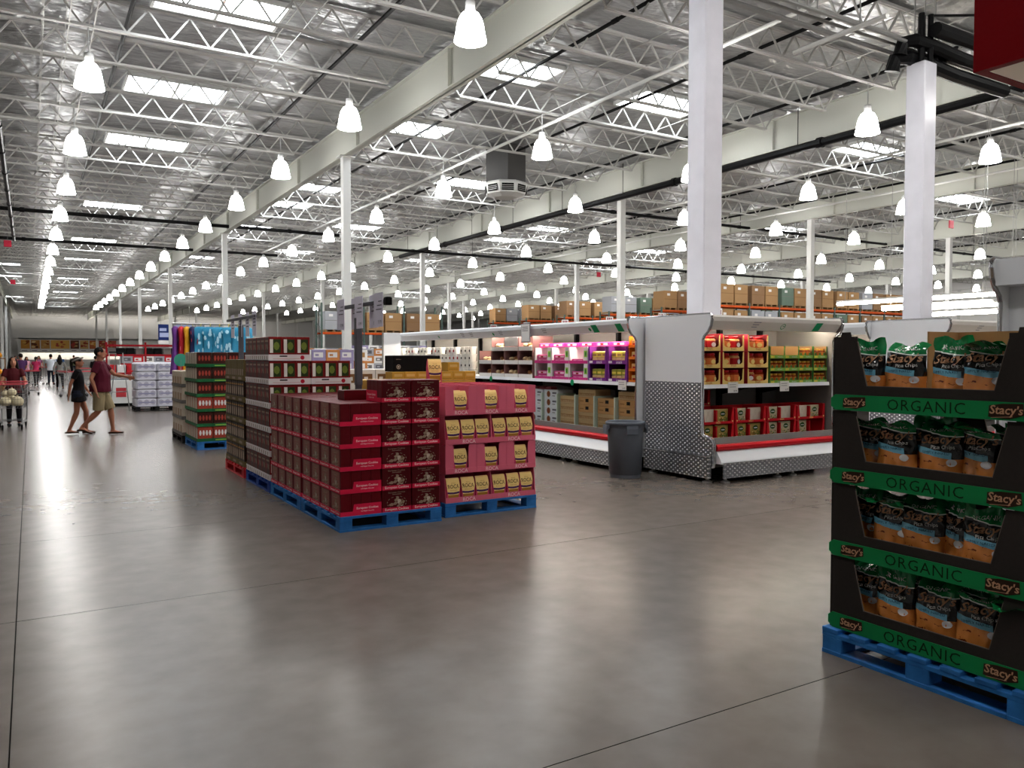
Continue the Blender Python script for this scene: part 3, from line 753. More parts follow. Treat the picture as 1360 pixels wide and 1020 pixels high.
def cooler(name, label, loc, rz, L, ends, canopy=M_cool, tags=(), prices=(), shelf=True):
    t = thing(name, label, 'cooler', loc, rz)
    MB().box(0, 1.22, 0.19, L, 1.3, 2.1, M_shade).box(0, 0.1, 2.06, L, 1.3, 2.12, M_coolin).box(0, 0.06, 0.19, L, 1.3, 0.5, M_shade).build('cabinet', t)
    MB().prism([(0.085, 2.135), (0.065, 2.11), (0.07, 2.06), (0.15, 1.955), (0.17, 1.95), (0.30, 2.03), (0.30, 2.135)], 0, L, canopy).build('canopy', t)
    MB().prism([(0.03, 0.49), (-0.015, 0.485), (-0.035, 0.46), (-0.035, 0.43), (-0.015, 0.405), (0.03, 0.40)], 0.0, L, M_redtrim).build('bumper_rail', t)
    MB().prism([(0.06, 0.40), (-0.02, 0.40), (-0.10, 0.275), (-0.10, 0.25), (0.06, 0.25)], 0.0, L, M_cool).build('ledge', t)
    MB().box(0.03, -0.115, 0.07, L, -0.095, 0.255, M_tread).box(0.03, -0.118, 0.252, L, -0.09, 0.264, M_chrome).build('kick_plate', t)
    MB().box(0, 0.02, 0.49, L, 0.06, 0.57, M_gal).build('well_front', t)
    MB().box(0, 0.5, 0.02, L, 1.25, 0.19, M_blackm).build('underside', t)
    if shelf:
        sh = MB().box(0.01, 0.27, 1.205, L - 0.01, 1.22, 1.23, M_coolin).build('shelf', t)
        MB().prism([(0.255, 1.24), (0.245, 1.19), (0.27, 1.19), (0.27, 1.24)], 0.01, L - 0.01, M_cool).build('price_rail', sh)
        n = max(2, int(L / 1.22) + 1)
        for k in range(n):
            x = 0.42 + (L - 0.84) * k / (n - 1)
            MB().box(x - 0.03, 1.15, 0.55, x + 0.03, 1.22, 2.0, M_blackm).build('shelf_upright', t)
            MB().prism([(1.16, 1.205), (0.4, 1.205), (1.16, 1.05)], x - 0.012, x + 0.012, M_blackm).build('shelf_bracket', t)
    n = max(1, round(L / 1.3))
    for k in range(n):
        a = L * k / n + 0.05; b_ = L * (k + 1) / n - 0.05
        MB().tube([(a, 0.36, 1.985), (b_, 0.36, 1.985)], 0.016, M_tube, 8).build('light_tube', t)
        MB().tube([(a + 0.1, 0.45, 2.05), ((a + b_) / 2, 0.5, 1.98), (b_ - 0.1, 0.45, 2.05)], 0.008, M_coolin, 5).build('light_curve', t)  # thin pale arm modelled after the curved light shape under the canopy
        for xx in (a + 0.1, b_ - 0.1):
            MB().tube([(xx, -0.02, 0.0), (xx, -0.02, 0.25)], 0.022, M_gal, 8).lathe([(0.06, 0), (0.06, 0.012), (0.03, 0.03)], M_gal, 10, Matrix.Translation((xx, -0.02, 0))).build('leg', t)
    for x, kind in tags:
        # the band leans back; tags lie on it
        y0, z0, y1, z1 = 0.150, 1.957, 0.070, 2.058
        P = lambda u, v: (x + u, y0 + (y1 - y0) * v - 0.004, z0 + (z1 - z0) * v)
        if kind == 'square': MB().quad(P(-.07, .02), P(.07, .05), P(.075, 1.1), P(-.06, 1.08), M_grtag).add([P(-.055, 1.1), P(.075, 1.12), P(.075, 1.1), P(-.06, 1.08)], [(0, 1, 2, 3)], M_grtag).build('green_tag', t)
        elif kind == 'dot': MB().add([P(0.03 * math.cos(q * .7), 0.5 + 0.26 * math.sin(q * .7)) for q in range(9)], [tuple(range(9))], M_grtag).build('green_dot', t)
        elif kind == 'ring':
            g_ = MB()
            for q in range(16):
                a0, a1 = q * PI / 8, (q + 1) * PI / 8
                g_.add([P(r_ * math.cos(a), .5 + r_ * 8 * math.sin(a)) for a, r_ in ((a0, .045), (a1, .045), (a1, .035), (a0, .035))], [(0, 1, 2, 3)], M_grtag)
            g_.add([P(-.01, .5), P(.03, .5), P(.03, .58), P(-.01, .58)], [(0, 1, 2, 3)], M_grtag)
            g_.build('green_emblem', t)
        elif kind == 'code':
            g_ = MB(); ink = mat('faint_print', '9a9aa0', 0.5)
            for r_ in range(3): g_.add([P(-.08, .9 - .3 * r_), P(.06 - .02 * r_, .9 - .3 * r_), P(.06 - .02 * r_, 1.02 - .3 * r_), P(-.08, 1.02 - .3 * r_)], [(0, 1, 2, 3)], ink)
            g_.build('faint_code', t)
        elif kind == 'board':
            g_ = MB().box(x - 0.14, 0.02, 1.84, x + 0.14, 0.03, 2.16, mat('board_edge', '5d5560', .5)).box(x - 0.125, 0.016, 1.855, x + 0.125, 0.02, 2.145, M_paper)
            for r_ in range(3): g_.box(x - 0.1, 0.0145, 2.09 - 0.03 * r_, x + 0.08, 0.016, 2.10 - 0.03 * r_, M_post)
            g_.build('notice_board', t)
    for x, kind in prices:
        g_ = MB()
        if kind == 'card':
            g_.box(x - 0.09, 0.235, 1.125, x + 0.09, 0.243, 1.265, M_price)
            for r_ in range(2): g_.box(x - 0.07, 0.2335, 1.23 - .03 * r_, x + 0.05, 0.2348, 1.236 - .03 * r_, M_post)
            text(g_, '8.99' if x < 1.2 else '6.49', (x + 0.04, 0.2338, 1.15), (1, 0, 0), (0, 0, 1), width=0.06, m=M_ink)
            g_.build('price_card', t)
        else:
            g_.add([(x + 0.05 * math.cos(q * .6), 0.238, 1.2 + 0.05 * math.sin(q * .6)) for q in range(10)], [tuple(range(10))], M_grtag).build('green_dot', t)
    for x, kind in ends:
        if kind == 'near': end_panel(t, x - 0.05, x, True, -1)
        elif kind == 'plain': end_panel(t, x, x + 0.04, False)
        elif kind == 'dim':
            end_panel(t, x, x + 0.04, False)
            MB().prism(PROF, x - .004, x, M_shade).build('dimmed_face', t)  # dark sheet over the white panel, shade put into its colour
    return t
# corner cooler facing the camera
cooler('corner_cooler', 'white open cooler with tread plate end and jars under its canopy', (7.40, 7.27, 0), 0, 2.53, [(0.0, 'near'), (2.53, 'dim')], M_coolbeige,
       [(0.83, 'code'), (1.35, 'ring'), (2.05, 'square')], [(0.55, 'card'), (1.55, 'card')])
# long cooler facing the aisle
LY = 17.7
LC = cooler('long_cooler', 'long white open cooler facing the aisle behind the grey bin', (7.05, LY, 0), -PI / 2, 9.02, [(9.02, 'plain')], M_cool,
       [(8.23, 'square'), (8.80, 'square'), (6.90, 'code'), (6.43, 'board'), (5.50, 'code'), (5.20, 'dot'), (4.40, 'code'), (4.05, 'code'), (2.96, 'dot'), (8.10, 'dot')], [(7.46, 'dot'), (8.70, 'card'), (4.88, 'dot')])
tag(MB().prism([(6.62, 0.0), (7.02, 0.0), (7.02, 2.10), (6.98, 2.13), (6.66, 2.13), (6.62, 2.10)], 16.38, 16.43, M_cool, 'y').box(6.60, 16.375, 0, 6.62, 16.435, 2.13, M_gal).box(6.5, 16.2, 0, 7.02, 16.6, 0.03, M_gal).build('end_board'), 'plain white upright board standing at the far end of the long cooler', 'board')
# neighbouring coolers beyond the chip display
cooler('rear_cooler', 'white cooler end with plain pale panel rising behind the chip display', (11.2, 6.42, 0), 0, 4.0, [(0.0, 'near')], M_coolbeige, [(0.8, 'code'), (1.6, 'ring')])
cooler('side_cooler', 'white cooler canopy seen between the corner cooler and the chip display', (11.0, 12.4, 0), -PI / 2, 4.65, [(4.65, 'plain')], M_cool, [(3.9, 'code')])
t = thing('tall_cooler', 'tall white cooler end with curved shoulder at the far side of the chip display', 'cooler', (6.9, 3.72, 0), PI)
P2 = [(-y + 0, z * 1.135) for y, z in PROF]
tall = MB().prism([(x_, z) for x_, z in P2], 0, 0.05, mat('tall_panel_white', 'f4f6f8', .35), 'y'); tall.build('end_panel', t)
MB().tube([(x_, 0.025, z) for x_, z in P2[1:15]], 0.022, M_chrome, 6).tube([(x_, 0.025, 2.432) for x_ in (-0.09, -1.3)], 0.02, M_chrome, 6).build('edge_trim', t)
MB().box(-1.3, 0.05, 0.05, -0.3, 4.0, 2.42, M_cool).box(-0.3, 0.05, 2.2, -0.08, 4.0, 2.42, M_cool).build('cabinet', t)

# things on the coolers' shelves -------------------------------------------------
def LW(x, y): return (7.05 + y, LY - x)        # long cooler local -> world
def tray_mesh(w, d, h, body, lip, liph, back=True, sideh=None, curve=False):
    b_ = MB().box(-w / 2, 0, 0, w / 2, d, 0.006, body)
    for s in (-1, 1): b_.box(min(s * w / 2, s * (w / 2 - 0.008)), 0, 0.006, max(s * w / 2, s * (w / 2 - 0.008)), d, sideh or h, body)
    b_.box(-w / 2 + .008, d - 0.006, 0.006, w / 2 - .008, d, h, body)
    if curve:
        pts = [(-w / 2 + .002, 0.0), (w / 2 - .002, 0.0), (w / 2 - .002, h * .95), (w / 2 - 0.022, h * .93), (w / 2 - 0.03, liph * 1.25)] + [(w / 2 * .8 * math.cos(a), liph * (1 - .25 * math.sin(a))) for a in (0.5, 1.0, 1.57, 2.14, 2.64)] + [(-w / 2 + 0.03, liph * 1.25), (-w / 2 + 0.022, h * .93), (-w / 2 + .002, h * .95)]
        b_.prism(pts, -0.003, 0.002, lip, 'y')
    else: b_.box(-w / 2, -0.004, 0, w / 2, 0.0, liph, lip)
    return b_
# jars
M_jarlid, M_sauce, M_jarlab = mat('jar_lid_red', '9c1a1e', 0.3), mat('jar_sauce', '8a2a12', 0.2), mat('jar_label', 'd9b48c', 0.4)
def jar_mesh(r, h, lid, body, label, ring):
    b_ = MB().lathe([(r * .9, 0), (r, h * .06), (r, h * .74), (r * .8, h * .83), (r * .78, h * .84)], body, 12).lathe([(0, 0), (r * .9, 0)], body, 12)
    b_.lathe([(r * .86, h * .83), (r * .88, h * .85), (r * .88, h * .98), (r * .8, h), (0, h)], lid, 12)
    b_.lathe([(r * 1.01, h * .15), (r * 1.015, h * .16), (r * 1.015, h * .64), (r * 1.01, h * .65)], label, 12)
    b_.disc((0, -r * 1.04, h * .40), r * .45, ring, 8, ry=h * .17)
    return b_.mesh('jar')
M_yl = mat('tray_yellow', 'e2c877', 0.5); M_rd = mat('display_red', '9d2430', 0.5)
JT = tray_mesh(0.40, 0.42, 0.222, M_rd, M_yl, 0.058, curve=True)
JT.box(-.191, .405, .008, .191, .412, .22, mat('display_red_shaded', '4a1014', .6))  # tray lining in darker red, the dim interior painted in
for s_ in (-1, 1): JT.box(min(s_ * .19, s_ * .191), .004, .008, max(s_ * .19, s_ * .191), .405, .22, MATS['display_red_shaded'])
text(JT, 'fresh', (0, -0.005, 0.03), (1, 0, 0), (0, 0, 1), width=0.1, m=M_rd)
JT = JT.mesh('jar_tray')
JM = [jar_mesh(0.088, 0.188, M_jarlid, M_sauce, mat('jar_wrap', 'd87a3e', .35), M_yl), jar_mesh(0.088, 0.188, M_jarlid, mat('jar_cream', 'b9854f', .3), M_jarlid, M_paper)]
TIER = ['bottom', 'middle', 'top']
for c, cx in enumerate((0.16, 0.60, 1.07)):
    for r_ in range(3):
        w = (7.40 + cx, 7.27 + 0.285, 1.231 + 0.224 * r_)
        tag(put(JT, 'jar_tray', None, w), 'red tray with yellow scooped front, %s of its tower, %s tower along' % (TIER[r_], ORD[c]), 'tray', 'red and yellow jar trays')
        for q in range(2):
            tag(put(random.choice(JM), 'jar', None, (w[0] - 0.09 + 0.18 * q, w[1] + 0.10, w[2] + 0.007), random.uniform(-.5, .5)),
                'wide red lidded jar, %s in the %s tray of the %s yellow fronted tower' % (ORD[q], TIER[r_], ORD[c]), 'jar', 'wide jars in yellow fronted trays')
M_gr, M_grl = mat('tray_green', '3c7a34', 0.5), mat('tray_lime', '7fae4a', 0.5)
GT = tray_mesh(0.292, 0.40, 0.172, M_gr, M_grl, 0.045)
GT.box(-.136, .39, .01, .136, .393, .171, M_kraftd)
for s_ in (-1, 1): GT.box(min(s_ * .1365, s_ * .1378), .004, .008, max(s_ * .1365, s_ * .1378), .39, .171, M_kraftd)
text(GT, 'ORGANIC', (0.05, -0.005, 0.022), (1, 0, 0), (0, 0, 1), width=0.1, m=M_paper)
GT.box(-0.13, -0.005, 0.008, -0.06, -0.0042, 0.036, mat('yellow_chip', 'd8c846', .4))
GT = GT.mesh('green_tray')
GE = MB().box(-.146, 0, 0, .146, .4, .006, M_gr).box(-.146, .39, .006, .146, .4, .172, M_kraft)
SJ = jar_mesh(0.0455, 0.13, mat('gold_lid', 'b98a2e', .3, .4), mat('jar_amber', '7c3414', 0.25), mat('jar_tag_amber', 'c0722c', .35), M_gr)
for c, cx in enumerate((1.455, 1.75, 2.045, 2.36)):
    for r_ in range(3):
        w = (7.40 + cx, 7.27 + 0.285, 1.231 + 0.174 * r_)
        tag(put(GT, 'green_tray', None, w), 'green tray with lime front, %s of its column, %s green column from the red towers' % (TIER[r_], ORD[c]), 'tray', 'green jar trays')
        if r_ == 2 and c < 2: continue
        for q in range(3):
            tag(put(SJ, 'jar', None, (w[0] - 0.093 + 0.093 * q, w[1] + 0.055, w[2] + 0.007)), 'small amber jar, %s in the %s tray of the %s green column' % (ORD[q], TIER[r_], ORD[c]), 'jar', 'small amber jars')
# red packet displays in the well
M_rd2 = mat('packet_display_red', 'b3161f', 0.45)
def packet_display():
    w, h, d = 0.59, 0.21, 0.42
    b_ = MB()
    for s in (-1, 1): b_.prism([(0, 0), (d, 0), (d, h), (0.03, h), (0.0, h - 0.03)], *( (w / 2 - 0.01, w / 2) if s > 0 else (-w / 2, -w / 2 + 0.01)), M_rd2)
    b_.box(-w / 2, 0, 0, w / 2, d, 0.006, M_rd2).box(-w / 2, d - .006, 0, w / 2, d, h, M_rd2)
    for s in (-1, 1): b_.prism([(s * w / 2, 0.03), (s * (w / 2 - 0.055), 0.03), (s * (w / 2 - 0.03), h), (s * w / 2, h)], -0.004, 0.0, M_rd2, 'y')
    b_.prism([(-w / 2, 0), (w / 2, 0), (w / 2, .032), (-w / 2, .032)], -0.006, 0, M_rd2, 'y')
    for s in (-1, 1): b_.disc((s * (w / 2 - .03), -0.007, .03), 0.012, M_yl, 6)
    b_.box(-.012, .02, .006, .012, d, h - .03, M_rd2)
    text(b_, 'FRESH', (0, -0.0075, 0.016), (1, 0, 0), (0, 0, 1), width=0.08, m=M_yl)
    return b_.mesh('packet_display')
PD = packet_display()
def packet(kind):
    b_ = MB(); W_, H_ = 0.122, 0.182
    base = {0: mat('clear_film', 'b9b090', .2), 1: mat('pasta_film', 'a8924e', .25), 2: mat('white_card_back', 'c9bfae', .6)}[kind]
    nx, nz = 6, 7
    vs = []
    for i in range(nz + 1):
        for j in range(nx + 1):
            u, v = j / nx * 2 - 1, i / nz
            th = 0.022 * max(0, 1 - u ** 4) * max(0, math.sin(PI * min(1, v * 1.05))) ** .6 if kind < 2 else 0.004
            vs.append((u * W_, -th - 0.002 * math.sin(9 * u + 7 * v), v * H_))
    fs = [(i * (nx + 1) + j, i * (nx + 1) + j + 1, (i + 1) * (nx + 1) + j + 1, (i + 1) * (nx + 1) + j) for i in range(nz) for j in range(nx)]
    b_.add(vs, fs, base); b_.add([(x_, 0.006 + 0 * y, z) for x_, y, z in vs], [tuple(reversed(f)) for f in fs], base)
    if kind < 2:
        b_.disc((0, -0.027, H_ * .66), 0.05, mat('packet_green', '2d4a22', .4), 9, ry=0.035)
        b_.box(-.03, -.029, H_ * .62, .03, -.0275, H_ * .68, M_paper)
        rnd = random.Random(kind)
        for k in range(12): b_.disc((rnd.uniform(-.075, .075), -.026 - .0002 * k, rnd.uniform(.02, .075)), .014, rnd.choice([M_yl, M_gr, M_jarlab, mat('pasta_brown', '6b5020', .4)]), 6, ry=.008)
    return b_.mesh('pasta_packet')
PK = [packet(0), packet(1), packet(2)]
plan = {1: [(2, 1), (0, 2), (0, 2), (2, 0)], 0: [(1, 1), (1, 1), (0, 0), (0, None)]}
for c, cx in enumerate((0.33, 0.945, 1.56, 2.18)):
    for r_ in range(2):
        w = (7.40 + cx, 7.27 + 0.29, 0.505 + 0.212 * r_)
        tag(put(PD, 'packet_display', None, w), 'red cardboard packet display in the well, %s of two, %s from the tread plate end' % (['lower', 'upper'][r_], ORD[c]), 'display', 'red packet displays')
        for q, kd in enumerate(plan[r_][c]):
            if kd is None: continue
            o = put(PK[kd], 'pasta_packet' if kd < 2 else 'divider_card', None, (w[0] - 0.137 + 0.274 * q + random.uniform(-.01, .01), w[1] + 0.07, w[2] + 0.008))
            tag(o, '%s in the %s pocket of the %s red display, %s tier' % ('pasta packet with green label' if kd < 2 else 'blank pale divider card', ORD[q], ORD[c], ['lower', 'upper'][r_]), 'packet' if kd < 2 else 'card')
o = tag(put(PD, 'packet_display', None, (7.74, 7.27 + 0.74, 0.93)), 'red packet display raised at the back of the well beside the end', 'display')
tag(put(MB().box(-.3, 0, 0, .3, .42, .425, M_kraft).mesh('support_carton'), 'support_carton', None, (7.74, 7.27 + 0.74, 0.503)), 'brown carton under the raised red display at the back of the well', 'carton')

# long cooler, upper shelf
def lput(me, name, x, y, z, label, cat, group=None):
    X_, Y_ = LW(x, y)
    return tag(put(me, name, None, (X_, Y_, z), -PI / 2), label, cat, group)
SZ = 1.231
M_or = mat('orange_display', 'cf6a1c', 0.45); M_pu = mat('purple_display', '6d2a7e', 0.45); M_pk = mat('magenta_pack', 'c0357f', 0.4)
M_yp, M_lime = mat('yellow_pack', 'd8bf52', 0.35), mat('lime_print', '8fc04a', 0.4)
lx = lambda Y_: LY - Y_
OT = tray_mesh(0.22, 0.4, 0.165, M_or, M_or, 0.04).mesh('orange_tray')
OP = MB().cbox(-.085, 0, 0, .085, .1, .1, mat('orange_pack', 'd8b070', .4), .006).box(-.06, -.001, .02, .06, 0, .06, M_jarlid).mesh('snack_pack')
for r_ in range(4):
    lput(OT, 'orange_tray', lx(8.82), 0.30, SZ + .167 * r_, 'orange tray at the near end of the long shelf, %s tier' % ORD[r_], 'tray', 'orange trays')
    lput(OP, 'snack_pack', lx(8.82), 0.33, SZ + .167 * r_ + .007, 'tan snack pack in the orange tray, %s tier' % ORD[r_], 'pack', 'tan snack packs')
PT = tray_mesh(0.46, 0.42, 0.262, M_pu, M_pu, 0.055)
PT.box(-.2, -.0055, .012, -.12, -.0042, .045, M_paper); text(PT, 'snack', (.05, -.0055, .028), (1, 0, 0), (0, 0, 1), width=.14, m=M_paper)
for s in (-1, 1): PT.prism([(s * .23, .05), (s * .175, .05), (s * .195, .262), (s * .23, .262)], -.004, 0, M_pu, 'y')
PT = PT.mesh('purple_tray')
YP = [MB().cbox(-.06, 0, 0, .06, .12, .09, m_, .01).box(-.045, -.001, .02, .045, 0, .05, k_).mesh('snack_pouch') for m_, k_ in ((M_yp, M_kraft), (mat('olive_pack', '8a8a3a', .4), M_yp), (mat('cream_pack', 'c9a878', .4), M_jarlid))]
for c in range(2):
    for r_ in range(2):
        x = lx(9.19 + .475 * c)
        lput(PT, 'purple_tray', x, .3, SZ + .264 * r_, 'purple snack tray, %s from the bin end, %s tier' % (ORD[c], TIER[r_ * 2]), 'tray', 'purple snack trays')
        for q in range(3):
            for v in range(2):
                lput(YP[(2 if v == 0 else (0 if r_ else 1))], 'snack_pouch', x - .122 + .122 * q, .335, SZ + .264 * r_ + .007 + .092 * v,
                     'snack pouch, %s along %s row, in the %s purple tray, %s tier' % (ORD[q], ['lower', 'upper'][v], ORD[c], TIER[r_ * 2]), 'pouch', 'pouches in the purple trays')
WT = tray_mesh(0.49, 0.42, 0.262, M_paper, M_pk, 0.05)
WT.prism([(.245, .045), (.13, .045), (.15, .262), (.245, .262)], -.004, 0, M_paper, 'y').box(.16, -.006, .1, .235, -.0045, .2, M_lime).box(.18, -.0075, .12, .215, -.0062, .18, M_gr)
WT.prism([(-.245, .045), (-.215, .045), (-.225, .262), (-.245, .262)], -.004, 0, M_paper, 'y')
WT = WT.mesh('pink_white_tray')
PP = MB().cbox(-.165, 0, 0, .165, .12, .066, M_pk, .006).box(-.12, -.001, .018, .12, 0, .05, mat('pale_pink_print', 'e6c3d2', .4)).box(-.05, -.002, .02, .02, -.001, .045, M_jarlid).mesh('pink_pack')
for c in range(3):
    for r_ in range(2):
        x = lx(10.16 + .505 * c)
        lput(WT, 'pink_white_tray', x, .3, SZ + .264 * r_, 'white sided pink tray, %s from the purple trays, %s tier' % (ORD[c], TIER[r_ * 2]), 'tray', 'pink and white trays')
        for v in range(2 if (c, r_) != (0, 1) else 1):
            lput(PP, 'pink_pack', x - .055, .33, SZ + .264 * r_ + .007 + .069 * v, 'flat pink pack, %s up in the %s white sided tray, %s tier' % (ORD[v], ORD[c], TIER[r_ * 2]), 'pack', 'flat pink packs')
for k in range(6):
    lput(PP, 'pink_pack', lx(9.3 + .4 * k), .42, SZ + .53 + .0 * k, 'flat pink pack lying on top of the trays, %s from the bin end' % ORD[k], 'pack', 'pink packs on top')
# display bins with clear packs
M_lump, M_lumpd, M_film = mat('loaf_cream', 'c9ae86', .5), mat('loaf_brown', '8a5a38', .5), mat('display_mauve', '7d5a58', .5)
BT = tray_mesh(0.455, 0.42, 0.245, M_film, M_paper, 0.07).mesh('display_bin')
def lumps(seed):
    rnd = random.Random(seed); b_ = MB()
    for k in range(5):
        r_ = rnd.uniform(.04, .055)
        T = Matrix.Translation((rnd.uniform(-.1, .1), rnd.uniform(.05, .12), .045 + .045 * (k // 3))) @ Matrix.Rotation(rnd.random() * 3, 4, 'Z') @ Matrix.Diagonal((1.3, .9, .8, 1))
        b_.lathe([(0.001, -r_), (r_ * .7, -r_ * .7), (r_, 0), (r_ * .7, r_ * .7), (0.001, r_)], rnd.choice([M_lump, M_lump, M_lumpd]), 8, T)
    return b_.mesh('pastry_pack', True)
LM = [lumps(k) for k in range(3)]
for c in range(4):
    for r_ in range(3):
        x = lx(11.72 + .475 * c)
        if c == 3 and r_ == 2: continue
        lput(BT, 'display_bin', x, .3, SZ + .247 * r_ * .97, 'mauve display bin with white lip, %s from the pink trays, %s tier' % (ORD[c], TIER[r_]), 'bin', 'mauve display bins')
        if c == 1 and r_ == 2:
            lput(MB().box(-.22, 0, 0, .22, .01, .19, M_paper).mesh('blank_card'), 'blank_card', x, .29, SZ + .56, 'blank cream card in front of a top display bin', 'card'); continue
        lput(LM[(c + r_) % 3], 'pastry_pack', x, .32, SZ + .247 * .97 * r_ + .007, 'heap of cream and brown pastries, %s bin from the pink trays, %s tier' % (ORD[c], TIER[r_]), 'pastries', 'pastry packs')
TB = MB().lathe([(.06, 0), (.075, .12), (.08, .125), (.08, .14), (0, .142)], M_paper, 10).disc((0, -.078, .06), .03, M_jarlid, 7).mesh('white_tub')
TB2 = MB().lathe([(.06, 0), (.075, .12), (.08, .125), (.08, .14), (0, .142)], M_coolin, 10).disc((0, -.078, .06), .025, M_ink, 7).mesh('white_tub')
for k in range(22):
    for v in range(4):
        if v == 3 and k % 4 == 3: continue
        lput(TB if (k // 3) % 2 else TB2, 'white_tub', lx(13.75 + .17 * k), .36, SZ + .143 * v, 'white round tub on the far shelf, %s along, %s layer' % (ORD[k], ORD[v]), 'tub', 'white tubs')
# long cooler, well
M_frame = mat('divider_pale_green', 'b4c4b4', .45)
KB = MB().cbox(-.22, 0, 0, .22, .3, .115, M_kraft, .005).box(-.03, -.001, .04, .05, 0, .09, M_ink).box(-.18, -.001, .045, -.08, 0, .06, M_kraftd).mesh('kraft_box')
KB2 = MB().cbox(-.22, 0, 0, .22, .3, .115, mat('kraft_grey_board', '9c8460', .7), .005).box(-.2, -.001, .05, .2, 0, .06, M_kraftd)  # greyer kraft board for the second kind of box
rnd = random.Random(2)
for k in range(10): KB2.box(-.18 + .037 * k, -.001, .02, -.165 + .037 * k, 0, .04 + .02 * rnd.random(), M_kraftd)
KB2 = KB2.mesh('kraft_box')
WB = MB().cbox(-.2, 0, 0, .2, .3, .135, mat('white_box', 'b7bcc0', .5), .005)
for k in range(12):
    a0, a1 = 2 * PI * k / 12, 2 * PI * (k + 1) / 12
WB.disc((-.07, -.001, .065), .055, M_kraftd, 10).disc((-.07, -.002, .065), .042, mat('cake_brown', '6d3a22', .5), 10).box(.04, -.001, .07, .16, 0, .1, M_post).box(.04, -.001, .03, .12, 0, .045, M_shade)
WB = WB.mesh('white_cake_box')
for c in range(4):
    x = lx(8.98 + .5 * c)
    for r_ in range(5):
        if r_ == 4 and c % 2: continue
        lput(KB if r_ in (3, 2) and c < 3 else KB2, 'kraft_box', x, .33, .505 + .118 * r_, 'kraft food box in the long well, %s column from the bin, %s up' % (ORD[c], ORD[r_]), 'box', 'kraft food boxes')
for c in range(4):
    x = lx(10.97 + .455 * c)
    for r_ in range(4):
        lput(WB, 'white_cake_box', x, .33, .505 + .138 * r_, 'white box with brown round picture, %s column from the kraft boxes, %s up' % (ORD[c], ORD[r_]), 'box', 'white boxes with brown pictures')
DV = MB().box(-.012, -.03, 0, .012, .34, .5, M_frame).mesh('divider')
for k in range(9):
    lput(DV, 'well_divider', lx(8.73 + (.5 * k if k < 5 else 2.0 + .455 * (k - 4))), .31, .503, 'pale green divider in the long well, %s from the bin' % ORD[k], 'divider', 'well dividers')
rb_ = MB().cbox(-.6, 0, 0, .6, .4, .45, M_post, .01).mesh('grey_crate')
for k in range(3): lput(rb_, 'grey_crate', lx(13.42 + 1.25 * k), .35, .503, 'dark grey crate in the far end of the long well, %s' % ORD[k], 'crate', 'grey crates')
# red meat packs on top of the white boxes
RM = MB().cbox(-.09, 0, 0, .09, .14, .05, mat('dark_meat', '6e3036', .35), .02).mesh('meat_pack')
for k in range(3): lput(RM, 'meat_pack', lx(11.1 + .2 * k), .36, .505 + .138 * 4, 'dark red pack lying on the white boxes, %s from the bin' % ORD[k], 'pack', 'dark red packs')

# grey bin
t = thing('trash_bin', 'dark grey round plastic trash bin with side handles before the cooler', 'bin', (6.78, 8.3, 0))
M_bin = mat('bin_grey', '5f656e', 0.5)
MB().lathe([(0, 0.0), (.20, 0), (.205, .012), (.238, .66), (.245, .665), (.245, .70), (.262, .705), (.268, .73), (.255, .745), (.245, .74), (.24, .70), (.215, .05), (0, .05)], M_bin, 28).build('tub', t, smooth=True)
for a in (R(-20), R(160), R(70), R(250)):
    T = Matrix.Rotation(a, 4, 'Z')
    MB().prism([(.242, .70), (.285, .70), (.29, .66), (.285, .59), (.275, .585), (.272, .64), (.24, .665)], -.075, .075, M_bin, 'y', T).build('handle', t)
MB().lathe([(0, .64), (.215, .64), (.2, .60), (0, .60)], M_blackm, 16).build('liner', t)

# ------------------------------------------------------------------ chip display
CX, CYc, CW, CD, CH = 3.70, 2.26, 1.04, 1.2, 0.392
pallet(3.66, 1.72, 1.22, 1.08, M_blue, 'blue wooden pallet under the black and green chip display')
M_card = mat('black_corrugate', '2d2825', 0.7, var=0.06, vscale=60)
M_cardin = mat('corrugate_edge', '6d6258', 0.8)
M_grs = mat('strip_green', '157a42', 0.5)
M_dgr = mat('dark_green_ink', '06250f', 0.6)
M_cop = mat('copper_ink', 'b98d6c', 0.5)
M_brn = mat('brown_badge', '2e1d14', 0.6)
def badge(b_, y, z, w):
    # script word on a dark brown patch, facing -X
    x = -0.0095
    b_.prism([(y + w * .52, z - w * .19), (y + w * .50, z + w * .16), (y + w * .1, z + w * .23), (y - w * .5, z + w * .25), (y - w * .53, z - w * .1), (y - w * .1, z - w * .24)], x - .0004, x, M_brn)
    text(b_, 'Stacy', (x - 0.001, y + w * .08, z + w * .0), (0, -1, 0), (0, 0.1, 1), width=w * .82, height=w * .36, m=M_cop, shear=0.25, offset=0.018)
    text(b_, "'s", (x - 0.001, y - w * .42, z + w * .04), (0, -1, 0), (0, 0.1, 1), width=w * .17, height=w * .27, m=M_cop, shear=0.25, offset=0.018)
    b_.add([(x - .001, y + w * .45, z - w * .22), (x - .001, y - w * .2, z - w * .165), (x - .001, y - w * .2, z - w * .15), (x - .001, y + w * .40, z - w * .20)], [(0, 1, 2, 3)], M_cop)
def serif_O(): pass
